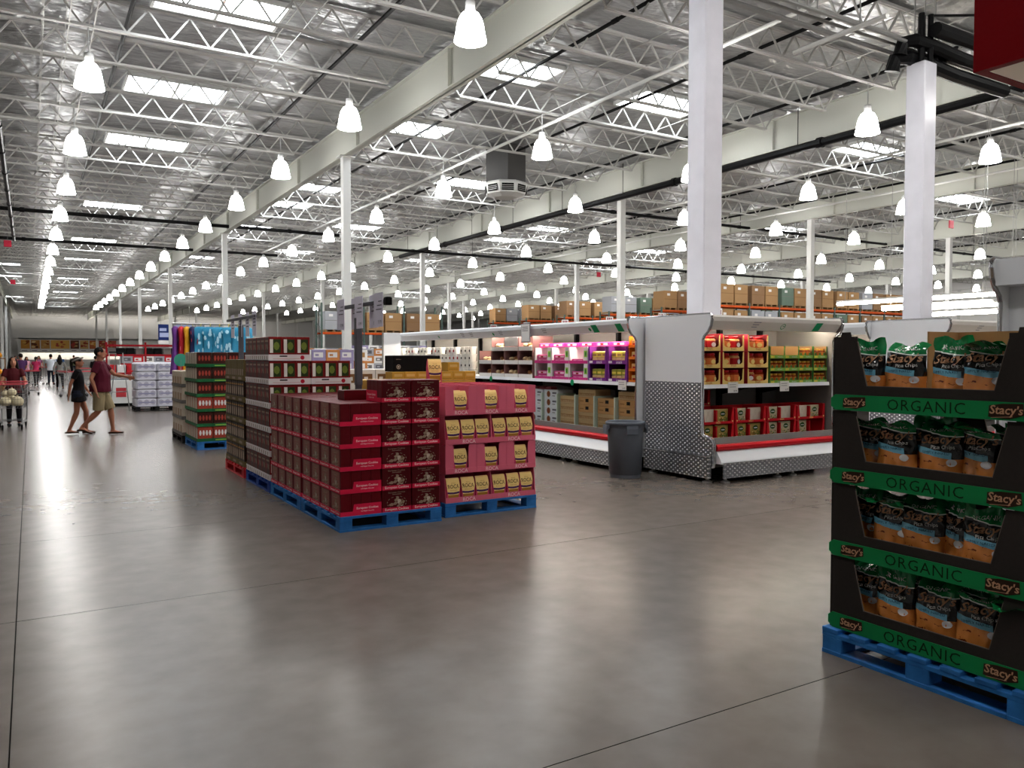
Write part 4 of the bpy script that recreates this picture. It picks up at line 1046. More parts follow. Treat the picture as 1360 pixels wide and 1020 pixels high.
def chip_tray():
    parts = {}
    b_ = MB().box(0, -CW / 2, 0, CD, CW / 2, 0.012, M_card)
    for x in (0.0, CD - 0.006): b_.box(x, -CW / 2, 0.012, x + 0.006, CW / 2, 0.13, M_card)
    for y in (-CW / 2, CW / 2 - 0.006): b_.box(0.006, y, 0.012, CD - 0.006, y + 0.006, 0.13, M_card)
    for x in (0.0, CD - 0.006): b_.box(x - .0002, -CW / 2 + .2, 0.13, x + .0062, CW / 2 - .2, 0.1325, M_cardin)
    parts['tray'] = b_.mesh('tray')
    ps = []
    for s in (1, -1):
        for xs in (0.0, CD - 0.006):
            p = MB()
            y = lambda v: s * (CW / 2 - v)
            p.prism([(y(0), .13), (y(.2), .13), (y(.142), CH - 0.03), (y(.142), CH - 0.004), (y(.105), CH - .004), (y(.10), CH + .02), (y(.05), CH + .02), (y(.045), CH - .004), (y(0), CH - .004)], xs, xs + 0.006, M_card)
            xe = 0.0 if xs == 0 else CD
            d_ = 1 if xs == 0 else -1
            ya = y(0) if s < 0 else y(0.006)
            p.prism([(xe, .13), (xe + d_ * .2, .13), (xe + d_ * .14, CH - .004), (xe, CH - .004)], ya, ya + 0.006, M_card, 'y')
            p.prism([(y(.2), .13), (y(.2) - s * .003, .13), (y(.142) - s * .003, CH - .03), (y(.142), CH - .03)], xs - .0003, xs + .0063, M_cardin)
            ps.append(p.mesh('corner_panel'))
    parts['corner'] = ps
    g_ = MB()
    c, hh = 0.02, 0.082
    g_.prism([(-CW / 2 - .006, c), (-CW / 2 + c, 0), (CW / 2 - c, 0), (CW / 2 + .006, c), (CW / 2 + .006, hh - c), (CW / 2 - c, hh), (-CW / 2 + c, hh), (-CW / 2 - .006, hh - c)], -0.0085, -0.004, M_grs)
    text(g_, 'ORGANIC', (-.0095, 0.0, hh * .52), (0, -1, 0), (0, 0, 1), width=0.39, height=0.054, m=M_dgr, offset=-0.004, space=1.1)
    badge(g_, 0.385, hh * .5, 0.13); badge(g_, -0.375, hh * .5, 0.145)
    parts['strip'] = g_.mesh('green_strip')
    return parts
CT = chip_tray()
def chip_bag(seed, W_=0.205, H_=0.36, D_=0.085, flop=0.0):
    rnd = random.Random(seed)
    ph = [rnd.uniform(0, 6.28) for _ in range(8)]
    def half(u, v):
        e = max(0.0, 1 - abs(u) ** 3)
        prof = (0.55 + 0.45 * min(1, v / .15)) if v < .15 else (1.0 if v < .55 else max(0.03, 1 - ((v - .55) / .40) ** 1.3))
        return D_ / 2 * e ** .6 * max(0.03, prof)
    def crinkle(u, v):
        k = 0.3 + 1.7 * abs(v - .4)
        return (0.006 * math.sin(11 * u + 9 * v + ph[0]) + 0.005 * math.sin(-17 * u + 14 * v + ph[1]) + 0.004 * math.sin(26 * v + 5 * u + ph[2]) + 0.003 * math.sin(31 * u + ph[3])) * k
    def pos(u, v, side):
        wx = W_ / 2 * (1.04 - .16 * max(0, v - .55) ** 1 * 2 - .10 * max(0, .12 - v) * 8) * (1 + .02 * math.sin(13 * v + ph[4]))
        top = max(0, v - .8)
        y = side * half(u, v) + crinkle(u, v) - flop * top * top * 5 + .02 * math.sin(3 * u + ph[5]) * top * 5
        z = H_ * v + .012 * math.sin(4 * u + ph[6]) * top * 5 - abs(flop) * top * .3
        return Vector((u * wx, y, z))
    nx, nz = 18, 24
    b_ = MB()
    for side in (-1, 1):
        vs = [pos(j / nx * 2 - 1, i / nz, side) for i in range(nz + 1) for j in range(nx + 1)]
        fs = []
        for i in range(nz):
            for j in range(nx):
                q = (i * (nx + 1) + j, i * (nx + 1) + j + 1, (i + 1) * (nx + 1) + j + 1, (i + 1) * (nx + 1) + j)
                fs.append(q if side < 0 else tuple(reversed(q)))
        b_.add(vs, fs, M_bag)
    on = lambda p: pos(max(-.95, min(.95, p.x / (W_ / 2))), p.z / H_, -1) + Vector((0, -.0035, 0))
    text(b_, 'Stacy', (-.008, 0, H_ * .705), (1, 0.0, .06), (0, 0, 1), width=W_ * .74, height=H_ * .16, m=M_cop, shear=.25, offset=.02, f=on)
    text(b_, "'s", (.082, 0, H_ * .735), (1, 0, .06), (0, 0, 1), width=W_ * .12, height=H_ * .12, m=M_cop, shear=.25, offset=.02, f=on)
    text(b_, 'Pita Chips', (.02, 0, H_ * .615), (1, 0, .06), (0, 0, 1), width=W_ * .5, m=M_paper, f=on)
    text(b_, 'SIMPLY NAKED', (-.01, 0, H_ * .54), (1, 0, 0), (0, 0, 1), width=W_ * .6, m=mat('navy_ink', '1a3550', .5), f=on)
    text(b_, 'ORGANIC', (0, 0, H_ * .87), (1, 0, 0), (0, 0, 1), width=W_ * .62, m=M_paper, f=on)
    vs = [on(Vector((.06 + .022 * math.cos(q * PI / 6), 0, H_ * .42 + .018 * math.sin(q * PI / 6)))) for q in range(12)]
    b_.add(vs, [tuple(range(12))], M_paper)
    me = b_.mesh('chip_bag', False)
    for p in me.polygons:
        if me.materials[p.material_index] == M_bag: p.use_smooth = True
    return me
CB = [chip_bag(1), chip_bag(2, flop=.5), chip_bag(3, H_=.35), chip_bag(4, flop=-.4), chip_bag(5, H_=.37, flop=.8)]
LV = ['bottom', 'second', 'third', 'top']
BAGS = {3: [(.40, .10, .25, 0), (.185, .12, .1, 3), (-.075, .10, -.05, 0), (-.235, .085, .12, 4), (-.41, .12, -.2, 2), (-.17, .22, .1, 1), (-.36, .24, 0, 4)],
        2: [(.385, .12, .3, 1), (.205, .09, 0, 1), (-.025, .10, .12, 3), (-.19, .12, -.15, 4), (-.40, .13, .1, 2), (.07, .20, .4, 0), (-.3, .24, .1, 1)],
        1: [(.40, .13, -.2, 2), (.215, .09, .15, 4), (.065, .11, .25, 3), (-.075, .14, -.45, 0), (-.25, .09, .08, 2), (-.42, .13, .2, 1), (.3, .25, .5, 1)],
        0: [(.40, .12, .1, 3), (.20, .09, 0, 0), (-.02, .10, .1, 3), (-.225, .10, .2, 1), (-.42, .12, 0, 4), (.09, .19, .5, 2), (-.13, .22, .2, 0)]}
for k in range(4):
    z = 0.142 + CH * k
    t = thing('display_tray', 'black cardboard chip tray with green lettered strip, %s of the four stacked' % ['lowest', 'second from below', 'third from below', 'topmost'][k], 'display tray', (CX, CYc, z), 0, 'stacked chip trays')
    put(CT['tray'], 'tray_base', t)
    for m_ in CT['corner']: put(m_, 'corner_panel', t)
    put(CT['strip'], 'green_strip', t)
    front = sorted([b for b in BAGS[k] if b[1] < .16], key=lambda b: -b[0])
    back = [b for b in BAGS[k] if b[1] >= .16]
    for q, (y, x, rz, v) in enumerate(front + back):
        o = put(CB[v], 'chip_bag', None, (CX + x, CYc + y, z + 0.014), -PI / 2 + rz)
        o.rotation_euler = (R(-4 + 2 * (q % 3)) * 1.0, 0, -PI / 2 + rz)
        rowl = ('%s along the front' % ORD[q]) if q < len(front) else ('%s of the row behind' % ORD[q - len(front)])
        tag(o, 'black chip bag with green top and copper script, %s, %s tray' % (rowl, LV[k]), 'chip bag', 'bags of chips')
t = thing('cardboard_divider', 'folded brown cardboard divider standing in the topmost chip tray', 'cardboard', (4.25, 1.98, 0.142 + 3 * CH + 0.013))
MB().box(0, -.22, 0, .008, .44, .40, M_kraft).build('long_side', t)
MB().box(-.27, .44, 0, .008, .448, .40, M_kraft).build('short_side', t)

# ------------------------------------------------------------------ stack of white trays
M_wtray = mat('white_tray', 'e0dadb', 0.5); M_cocoa = mat('cocoa_box', '47201a', 0.4); M_cocoar = mat('cocoa_box_red', '7a1a1c', 0.35)
M_green = mat('window_green', '6e7d34', 0.4); M_gdk = mat('window_dark', '2c3a20', 0.4)
def cocoa_box():
    w, d, h = 0.16, 0.193, 0.274
    b_ = MB().cbox(-w / 2, 0, 0, w / 2, d, h, M_cocoar, .004)
    y = -.0008
    b_.add([(-w / 2 + .012, y, .085), (-w / 2 + .05, y, .085), (-w / 2 + .05, y, h - .03), (-w / 2 + .012, y, h - .03)], [(0, 1, 2, 3)], M_coolin)
    b_.add([(-w / 2 + .052, y, .085), (w / 2 - .02, y, .085), (w / 2 - .02, y, h - .03), (-w / 2 + .052, y, h - .03)], [(0, 1, 2, 3)], M_gdk)
    b_.disc((.01, y - .001, .165), .035, M_green, 8, ry=.05)
    x = -w / 2 - .0008
    b_.add([(x, d - .01, .01), (x, .01, .01), (x, .01, h - .012), (x, d - .01, h - .012)], [(0, 1, 2, 3)], M_cocoa)
    for k in range(3): b_.add([(x - .001, d * (.2 + .25 * k) + .03, .13 + .03 * (k % 2)), (x - .001, d * (.2 + .25 * k), .12), (x - .001, d * (.2 + .25 * k) + .01, .18), (x - .001, d * (.2 + .25 * k) + .035, .19)], [(0, 1, 2, 3)], [M_cka, M_ckpl, M_jarlid][k])
    b_.box(x - .001, .03, h - .06, x, d - .03, h - .04, M_ckpl)
    return b_.mesh('cocoa_box')
CO = cocoa_box()
WTR = MB().box(-.25, 0, 0, .25, .59, .006, M_wtray).box(-.25, -.003, 0, .25, .001, .072, M_wtray).box(-.25, .587, 0, .25, .59, .072, M_wtray).box(-.25, 0, 0, -.247, .59, .072, M_wtray).box(.247, 0, 0, .25, .59, .072, M_wtray)
WTR.box(-.12, -.004, .045, -.03, -.003, .06, M_ink).box(-.2, -.004, .02, .12, -.003, .026, mat('faint_red_print', 'c79a9a', .5))
WTR.disc((.15, -.0045, .036), .026, mat('print_red', 'b8283c', .5), 10)
for k in range(6): WTR.box(-.2512, .06 + .1 * k, .015, -.25, .085 + .1 * k, .055, M_ckpl)
WTR = WTR.mesh('white_tray')
TT = ['bottom', 'second', 'third', 'fourth', 'fifth', 'top']
for t_ in range(6):
    for c in range(2):
        for j in range(2):
            if c == 1 and (t_ == 5 or j == 1): continue
            x, y, z = PX + .255 + .505 * c, 9.46 + .595 * j, PZ + .283 * t_
            tag(put(WTR, 'white_tray', None, (x, y, z)), 'white tray of cocoa boxes, %s tier, %s column, %s half' % (TT[t_], ['aisle', 'inner'][c], ['front', 'rear'][j]), 'tray', 'white trays of cocoa boxes')
            for a in range(3):
                for b_ in range(3):
                    vis = (c == 0 and a == 0) or (j == 0 and b_ == 0) or (t_ == 5)
                    if not vis: continue
                    tag(put(CO, 'cocoa_box', None, (x - .163 + .163 * a, y + .006 + .194 * b_, z + .007)), 'cocoa box, %s row %s along, %s tier %s white tray, %s half' % (['front', 'middle', 'rear'][b_], ORD[a], TT[t_], ['aisle', 'inner'][c], ['front', 'rear'][j]), 'box', 'brown and red cocoa boxes')
# brown board cartons on the red pallet
M_olive = mat('olive_tray', '6a5d3c', .6); M_oldk = mat('dark_gift_box', '2a1d16', .4)
OTR = MB().box(-.5, 0, 0, .5, .375, .006, M_olive).box(-.5, 0, 0, -.496, .375, .075, M_olive).box(.496, 0, 0, .5, .375, .075, M_olive).box(-.5, -.002, 0, .5, .002, .075, M_olive).box(-.5, .371, 0, .5, .375, .075, M_olive).box(-.501, .1, .02, -.5, .28, .05, M_ckpl).mesh('olive_tray')
GB = MB().cbox(0, 0, 0, .22, .118, .275, M_oldk, .004).box(-.001, .02, .09, 0, .1, .2, M_ckpl).box(-.002, .035, .1, -.001, .06, .18, M_ckc).box(-.0015, .02, .22, 0, .1, .24, M_goldd).mesh('gift_box')
GB2 = MB().cbox(0, 0, 0, .22, .118, .275, M_olive, .004).box(-.001, .02, .06, 0, .1, .15, M_ckpl).mesh('gift_box')
for t_ in range(5):
    for j in range(3):
        y, z = 10.79 + .38 * j, PZ + .285 * t_
        tag(put(OTR, 'olive_tray', None, (PX + .51, y, z)), 'olive board tray on the red pallet, %s tier, %s from the white trays' % (TT[t_], ORD[j]), 'tray', 'olive trays')
        for q in range(3):
            tag(put(GB2 if t_ == 4 else GB, 'gift_box', None, (PX + .017, y + .008 + .121 * q, z + .008)), '%s gift box, %s in the %s olive tray, %s tier' % ('tan' if t_ == 4 else 'dark', ORD[q], ORD[j], TT[t_]), 'box', 'gift boxes')

# green trays of candy tubs
pallet(2.42, 14.45, 1.05, 1.2, M_blue, 'blue pallet under the green candy trays')
pallet(2.38, 15.75, 1.05, 1.2, M_blkp, 'black pallet under the cream boxes behind the green trays')
M_gtray = mat('deep_green_tray', '1c5a34', .5); M_candy = mat('candy_red', '9a3c30', .35); M_candyd = mat('candy_dark', '3a1c18', .35); M_cream = mat('candy_cream', 'c4b6a4', .4)
GTR = MB().box(0, 0, 0, 1.04, 1.19, .01, M_gtray)
for a in ((0, -.004, 1.04, .004), (0, 1.186, 1.04, 1.194), (-.004, 0, .004, 1.19), (1.036, 0, 1.044, 1.19)): GTR.box(a[0], a[1], 0, a[2], a[3], .055, M_gtray)
GTR.box(.3, -.006, .015, .5, -.004, .035, M_grl)
GTR = GTR.mesh('deep_green_tray')
def candy(front):
    b_ = MB().cbox(-.124, 0, 0, .124, .23, .244, front, .012)
    for k in range(4): b_.disc((-.08 + .053 * k, -.001, .14), .02, M_paper if front == M_candy else M_candy, 6, ry=.05)
    b_.box(-.125, .02, .02, -.1235, .21, .225, M_cream).box(-.126, .1, .02, -.125, .12, .225, M_ckpl)
    return b_.mesh('candy_tub')
CA = [candy(M_candy), candy(M_candyd)]
for t_ in range(6):
    z = PZ + .257 * t_
    tag(put(GTR, 'green_tray', None, (2.425, 14.455, z)), 'wide deep green tray of candy tubs, %s tier' % TT[t_], 'tray', 'deep green trays')
    for c in range(4):
        for j in range(5):
            if c and j: continue
            tag(put(CA[0 if t_ in (0, 2) else 1], 'candy_tub', None, (2.425 + .135 + .257 * c, 14.46 + .236 * j, z + .011)), '%s candy tub, %s across and %s back, %s green tray' % ('red' if t_ in (0, 2) else 'dark', ORD[c], ORD[j], TT[t_]), 'tub', 'candy tubs')
CRB = MB().cbox(0, 0, 0, .25, .285, .289, M_cream, .01).box(-.001, .04, .05, 0, .24, .18, mat('tan_print', '9a7f62', .4)).mesh('cream_box')
CTR = MB().box(0, 0, 0, 1.04, 1.18, .008, M_kraft).box(-.003, 0, 0, .003, 1.18, .06, M_shade).box(0, -.003, 0, 1.04, .003, .06, M_shade).box(1.035, 0, 0, 1.04, 1.18, .06, M_shade).box(0, 1.177, 0, 1.04, 1.18, .06, M_shade).mesh('grey_tray')
for t_ in range(4):
    tag(put(CTR, 'grey_tray', None, (2.385, 15.76, PZ + .30 * t_)), 'grey tray of cream boxes on the black pallet, %s tier' % TT[t_], 'tray', 'grey trays')
    for q in range(4): tag(put(CRB, 'cream_box', None, (2.39, 15.765 + .292 * q, PZ + .30 * t_ + .009)), 'cream box on the black pallet, %s back, %s tier' % (ORD[q], TT[t_]), 'box', 'cream boxes')
t = thing('round_sign', 'teal round sign clipped over the cream boxes', 'sign', (2.4, 15.9, PZ + 1.2))
MB().tube([(0, 0, 0), (0, 0, .2)], .008, M_gal, 5).build('stem', t)
MB().lathe([(0, -.006), (.12, -.006), (.12, .006), (0, .006)], mat('teal_sign', '4aa58c', .5), 16, Matrix.Translation((0, 0, .2)) @ Matrix.Rotation(PI / 2, 4, 'X')).build('disc', t)
# second sign post beyond the stacks
t = thing('sign_post', 'grey sign post with hanging price cards beyond the olive trays', 'sign post', (2.92, 13.3, 0))
MB().cbox(-.035, -.035, .01, .035, .035, 2.1, M_post, .006).box(-.2, -.2, 0, .2, .2, .012, M_post).build('upright', t)
MB().cbox(-.02, -1.0, 2.2, .02, 1.0, 2.24, M_post, .004).box(-.012, -.012, 2.1, .012, .012, 2.2, M_post).build('arm', t)
for k, yy in enumerate((-.9, -.45, 0.05, .6)):
    c_ = MB().box(-.002, yy - .12, 1.92, .002, yy + .12, 2.3, mat('price_card', 'b7b2c2', 0.4))
    for q in range(3): c_.box(-.003, yy - .09, 2.07 + .05 * q, -.002, yy + .06, 2.085 + .05 * q, mat('grey_print', '5c5868', .5))
    c_.build('price_card', t)

# costume rack
t = thing('costume_rack', 'clothes rail holding bright costumes behind the green trays', 'clothes rail', (3.3, 18.0, 0))
MB().tube([(-.75, 0, 2.3), (.85, 0, 2.3)], .018, M_gal, 8).build('rail', t)
for x in (-.72, .82):
    MB().tube([(x, 0, .05), (x, 0, 2.3)], .02, M_gal, 8).build('upright', t)
    MB().tube([(x, -.3, .04), (x, .3, .04)], .025, M_gal, 6).build('foot', t)
def costume(w, h, ca, cb, seed):
    rnd = random.Random(seed); b_ = MB(); n = 14
    prof = [(0.0, .10), (-.05, w * .5), (-.25, w * .38), (-.45, w * .42), (-.8, w * .62), (-h, w * .75)]
    vs, fs = [], []
    for z, r_ in prof:
        for q in range(n):
            a = 2 * PI * q / n
            rr = r_ * (1 + .12 * math.sin(4 * a + seed) * (-z / h))
            vs.append((rr * math.cos(a), .32 * rr * math.sin(a), z))
    for i in range(len(prof) - 1):
        for q in range(n): fs.append((i * n + (q + 1) % n, i * n + q, (i + 1) * n + q, (i + 1) * n + (q + 1) % n))
    b_.add(vs, fs, ca)
    for k in range(10):
        z = -rnd.uniform(.1, h * .9); x = rnd.uniform(-.25, .25) * w * 1.6
        b_.disc((x, -.36 * w * (.55 + .3 * (-z / h)) - .02, z), rnd.uniform(.02, .05), cb, 6, ry=rnd.uniform(.03, .09))
    b_.tube([(0, 0, 0), (0, 0, .05), (.02, 0, .07)], .006, mat('hanger_yellow', 'd6c83a', .4), 4)
    b_.tube([(-w * .4, 0, -.06), (0, 0, .0), (w * .4, 0, -.06)], .008, MATS['hanger_yellow'], 4)
    return b_.mesh('costume', True)
ice, icel = mat('ice_blue', '3b93b8', .4), mat('ice_pale', 'a9d6e6', .4)
cs = [('purple', 'purple_cloth', '6a3a86', 'e0b0d0'), ('red', 'red_cloth', 'b02a34', 'e0b040'), ('amber', 'amber_cloth', 'dba12c', 'c03030'), ('navy', 'navy_cloth', '24284e', '9a3040')]
xs = [-.68, -.56, -.45, -.34]
for k, (nm, a, c1, c2) in enumerate(cs):
    tag(put(costume(.42, 1.0, mat(a, c1, .6), mat(a + '_b', c2, .6), k), 'costume', None, (3.3 + xs[k], 18.0, 2.24), R(70)), '%s costume hanging at the aisle end of the rail' % nm, 'costume', 'hanging costumes')
for k in range(6):
    tag(put(costume(.40, .95, ice, icel, k + 7), 'costume', None, (3.3 - .18 + .19 * k, 17.98, 2.24), R(25)), 'ice blue costume with pale pattern, %s along the rail' % ORD[k], 'costume', 'hanging costumes')

# ------------------------------------------------------------------ people
def ev_mesh(mb, name, voxel, smooth_it, m):
    me = mb.mesh(name)
    o = bpy.data.objects.new(name, me); COL.objects.link(o)
    r = o.modifiers.new('remesh', 'REMESH'); r.mode = 'VOXEL'; r.voxel_size = voxel
    if smooth_it:
        sm = o.modifiers.new('smooth', 'SMOOTH'); sm.iterations = smooth_it; sm.factor = 0.5
    dg = bpy.context.evaluated_depsgraph_get()
    out = bpy.data.meshes.new_from_object(o.evaluated_get(dg))
    bpy.data.objects.remove(o); bpy.data.meshes.remove(me)
    out.materials.clear(); out.materials.append(m)
    for p in out.polygons: p.use_smooth = True; p.material_index = 0
    out.name = name
    return out
def limb(mb, secs, m, right=(1, 0, 0), n=12):
    # secs: list of (point, rx, ry) - elliptical sections along a path
    pts = [Vector(s_[0]) for s_ in secs]
    vs, fs = [], []
    for j, (p, rx, ry) in enumerate(secs):
        d = (pts[min(j + 1, len(pts) - 1)] - pts[max(j - 1, 0)]).normalized()
        r = Vector(right) - d * d.dot(Vector(right))
        if r.length < .1: r = Vector((0, 1, 0)) - d * d.y
        r.normalize(); u = d.cross(r)
        for q in range(n):
            a = 2 * PI * q / n
            vs.append(pts[j] + r * (rx * math.cos(a)) + u * (ry * math.sin(a)))
    for j in range(len(pts) - 1):
        for q in range(n): fs.append((j * n + q, j * n + (q + 1) % n, (j + 1) * n + (q + 1) % n, (j + 1) * n + q))
    fs += [tuple(reversed(range(n))), tuple((len(pts) - 1) * n + q for q in range(n))]
    mb.add(vs, fs, m)
def L(a, b, t): return tuple(a[i] + (b[i] - a[i]) * t for i in range(3))
SKIN = mat('skin', 'a8745c', .5); SKIN2 = mat('skin_tan', '9a6650', .5); HAIRD = mat('hair_dark', '17120f', .6)
# figures face -Y in their own frame; x is to their left as seen from the front camera
def person(label, loc, rz, H, pose, top, bottom, hair='short', skin=SKIN, shorts=False, sleeve='short', voxel=.012, shoes='shoe', female=False, group=None, lean=0.0, head_turn=0.0, band=False):
    s_ = H / 1.75
    S = lambda p: (p[0] * s_, p[1] * s_, p[2] * s_)
    t = thing('person', label, 'person', loc, rz, group)
    sw = .165 if female else .195
    hw = .095
    ln = lambda p: (p[0], p[1] - lean * max(0, p[2] - .95), p[2])
    J = dict(hipL=(hw, 0, .90), hipR=(-hw, 0, .90), shL=ln((sw, 0, 1.42)), shR=ln((-sw, 0, 1.42)))
    J['kneeL'], J['ankL'] = pose['kneeL'], pose['ankL']; J['kneeR'], J['ankR'] = pose['kneeR'], pose['ankR']
    J['elL'], J['wrL'] = pose['elL'], pose['wrL']; J['elR'], J['wrR'] = pose['elR'], pose['wrR']
    b = MB(); k = .86 if female else 1.0
    wd = pose.get('wide', 1.0)
    T = lambda z, rx, ry, y=0: (S(ln((0, y, z))), rx * s_ * k * (wd if .9 < z < 1.45 else 1), ry * s_ * k)
    T2 = lambda z, rx, ry, y=0: (S(ln((0, y, z))), rx * s_, ry * s_)
    fat = pose.get('belly', 1.0)
    limb(b, [T(.86, .14, .11), T(.95, .172, .12), T(1.06, .15, .11 * fat, -.01), T(1.18, .155, .115 * fat, -.01), T(1.32, .175, .115), T(1.41, .15, .09), T(1.46, .08, .065)], skin)
    limb(b, [T(1.42, .06, .06, .01), T(1.50, .055, .058, .0), T(1.56, .055, .06, -.01)], skin)
    # head: skull, jaw, nose, ears
    hy = lambda y: y
    hb = MB()
    c, sn = math.cos(head_turn), math.sin(head_turn)
    base = ln((0, 0, 1.5))
    def HP(x, y, z): return S((base[0] + x * c - y * sn, base[1] + x * sn + y * c, z))
    limb(hb, [(HP(0, -.035, 1.51), .035 * s_, .035 * s_), (HP(0, -.04, 1.545), .058 * s_, .07 * s_), (HP(0, -.02, 1.60), .070 * s_, .088 * s_), (HP(0, -.005, 1.66), .075 * s_, .093 * s_), (HP(0, 0.0, 1.71), .066 * s_, .08 * s_), (HP(0, 0, 1.745), .035 * s_, .04 * s_)], skin, right=(c, sn, 0))
    limb(hb, [(HP(0, -.10, 1.645), .010 * s_, .012 * s_), (HP(0, -.125, 1.605), .016 * s_, .018 * s_), (HP(0, -.10, 1.597), .014 * s_, .012 * s_)], skin, right=(c, sn, 0), n=6)
    for sd in (-1, 1):
        limb(hb, [(HP(sd * .074, .012, 1.585), .012 * s_, .018 * s_), (HP(sd * .078, .015, 1.62), .013 * s_, .026 * s_), (HP(sd * .076, .012, 1.65), .010 * s_, .018 * s_)], skin, right=(c, sn, 0), n=6)
    b.v, off = b.v, len(b.v)
    b.add(hb.v, hb.f, skin)
    for sd in ('L', 'R'):
        hp, kn, an = J['hip' + sd], J['knee' + sd], J['ank' + sd]
        q = .95 if female else 1.05
        limb(b, [(S(L(hp, kn, -.1)), .088 * s_ * q, .095 * s_ * q), (S(L(hp, kn, .25)), .082 * s_ * q, .088 * s_ * q), (S(L(hp, kn, .7)), .062 * s_ * q, .068 * s_ * q), (S(kn), .053 * s_, .056 * s_), (S(L(kn, an, .28)), .052 * s_, .06 * s_), (S(L(kn, an, .7)), .036 * s_, .04 * s_), (S(an), .033 * s_, .037 * s_)], skin)
        fy = pose.get('toe' + sd, 0.0)
        limb(b, [(S((an[0], an[1] + .045, an[2] - .035)), .032 * s_, .03 * s_), (S((an[0], an[1], an[2] - .03)), .038 * s_, .04 * s_), (S((an[0], an[1] - .1, an[2] - .052 + fy * .5)), .042 * s_, .022 * s_), (S((an[0], an[1] - .17, an[2] - .06 + fy)), .038 * s_, .014 * s_)], skin)
        sh, el, wr = J['sh' + sd], J['el' + sd], J['wr' + sd]
        limb(b, [(S(L(sh, el, -.06)), .055 * s_ * k, .055 * s_ * k), (S(L(sh, el, .3)), .048 * s_ * k, .05 * s_ * k), (S(el), .039 * s_ * k, .04 * s_ * k), (S(L(el, wr, .3)), .040 * s_ * k, .040 * s_ * k), (S(wr), .025 * s_, .027 * s_)], skin)
        d = (Vector(wr) - Vector(el)).normalized()
        side = d.cross(Vector((0, 1, 0)) if abs(d.y) < .8 else Vector((1, 0, 0))).normalized()
        nrm = d.cross(side)
        W = Vector(wr)
        limb(b, [(S(W), .026 * s_, .022 * s_), (S(W + d * .05), .040 * s_, .017 * s_), (S(W + d * .09), .041 * s_, .014 * s_)], skin, right=tuple(side), n=8)
        fr_ = .0095 * s_
        for fi, ln_ in enumerate((.065, .078, .072, .055)):
            o_ = W + d * .085 + side * (-.03 + .02 * fi)
            tip = o_ + d * ln_ * .9 + nrm * ln_ * .35
            limb(b, [(S(o_), fr_, fr_), (S(L(o_, o_ + d * ln_, .5)), fr_, fr_), (S(tip), fr_ * .8, fr_ * .8)], skin, n=6)
        o_ = W + d * .03 - side * .032
        limb(b, [(S(o_), fr_ * 1.2, fr_ * 1.2), (S(o_ - side * .025 + d * .03 + nrm * .01), fr_ * 1.1, fr_ * 1.1), (S(o_ - side * .025 + d * .06 + nrm * .025), fr_ * .9, fr_ * .9)], skin, n=6)
    put(ev_mesh(b, 'body', voxel * s_, 2, skin), 'body', t)
    # face
    f = MB()
    for sd in (-1, 1):
        T_ = Matrix.Translation(Vector(HP(sd * .03, -.088, 1.635)))
        f.lathe([(.001, -.007), (.010, 0), (.001, .007)], M_paper, 8, T_).lathe([(.001, -.005), (.005, 0), (.001, .005)], M_ink, 6, Matrix.Translation(Vector(HP(sd * .03, -.096, 1.635))))
        f.tube([HP(sd * .014, -.097, 1.657), HP(sd * .045, -.088, 1.66)], .004 * s_, HAIRD, 4)
    f.tube([HP(-.024, -.102, 1.567), HP(0, -.111, 1.566), HP(.024, -.102, 1.567)], .005 * s_, mat('lip', '8a4a44', .5), 5)
    f.build('face', t)
    # clothes
    c_ = MB(); g = .016
    hem = pose.get('hem', .84)
    limb(c_, [T2(hem, (.222 if hem < .8 else .2) * wd, .15 * fat), T2(.95, (.182 if female else .195) * wd, .145 * fat), T(1.06, .172, .135 * fat, -.01), T(1.18, .175, .138 * fat, -.01), T(1.32, .192, .132), T(1.415, .165, .10), T(1.475, .075, .07)], top)
    se = {'short': .62, 'long': 1.0, 'none': .15}[sleeve]
    for sd in ('L', 'R'):
        sh, el, wr = J['sh' + sd], J['el' + sd], J['wr' + sd]
        sec = [(S(L(sh, el, -.08)), .068 * s_ * k, .07 * s_ * k), (S(L(sh, el, .3)), .066 * s_ * k, .068 * s_ * k), (S(L(sh, el, min(1, se))), .064 * s_ * k, .064 * s_ * k)]
        if sleeve == 'long': sec += [(S(L(el, wr, .5)), .052 * s_, .052 * s_), (S(L(el, wr, .95)), .04 * s_, .04 * s_)]
        limb(c_, sec, top)
    put(ev_mesh(c_, 'shirt', voxel * s_ * 1.2, 3, top), 'shirt', t)
    p_ = MB()
    limb(p_, [T2(1.0, .172, .13 * fat), T2(.93, .19, .14 * fat), T2(.86, .188, .135)], bottom)
    for sd in ('L', 'R'):
        hp, kn, an = J['hip' + sd], J['knee' + sd], J['ank' + sd]
        hp2 = L(hp, kn, -.05)
        if shorts:
            e_ = pose.get('short_end', .95)
            limb(p_, [(S(hp2), .108 * s_, .115 * s_), (S(L(hp, kn, .4)), .106 * s_, .112 * s_), (S(L(hp, kn, e_)), .10 * s_, .105 * s_)], bottom)
        else:
            limb(p_, [(S(hp2), .10 * s_, .105 * s_), (S(L(hp, kn, .5)), .085 * s_, .09 * s_), (S(kn), .068 * s_, .07 * s_), (S(L(kn, an, .5)), .06 * s_, .062 * s_), (S(L(kn, an, .97)), .05 * s_, .055 * s_)], bottom)
    put(ev_mesh(p_, 'shorts' if shorts else 'trousers', voxel * s_ * 1.2, 3, bottom), 'shorts' if shorts else 'trousers', t)
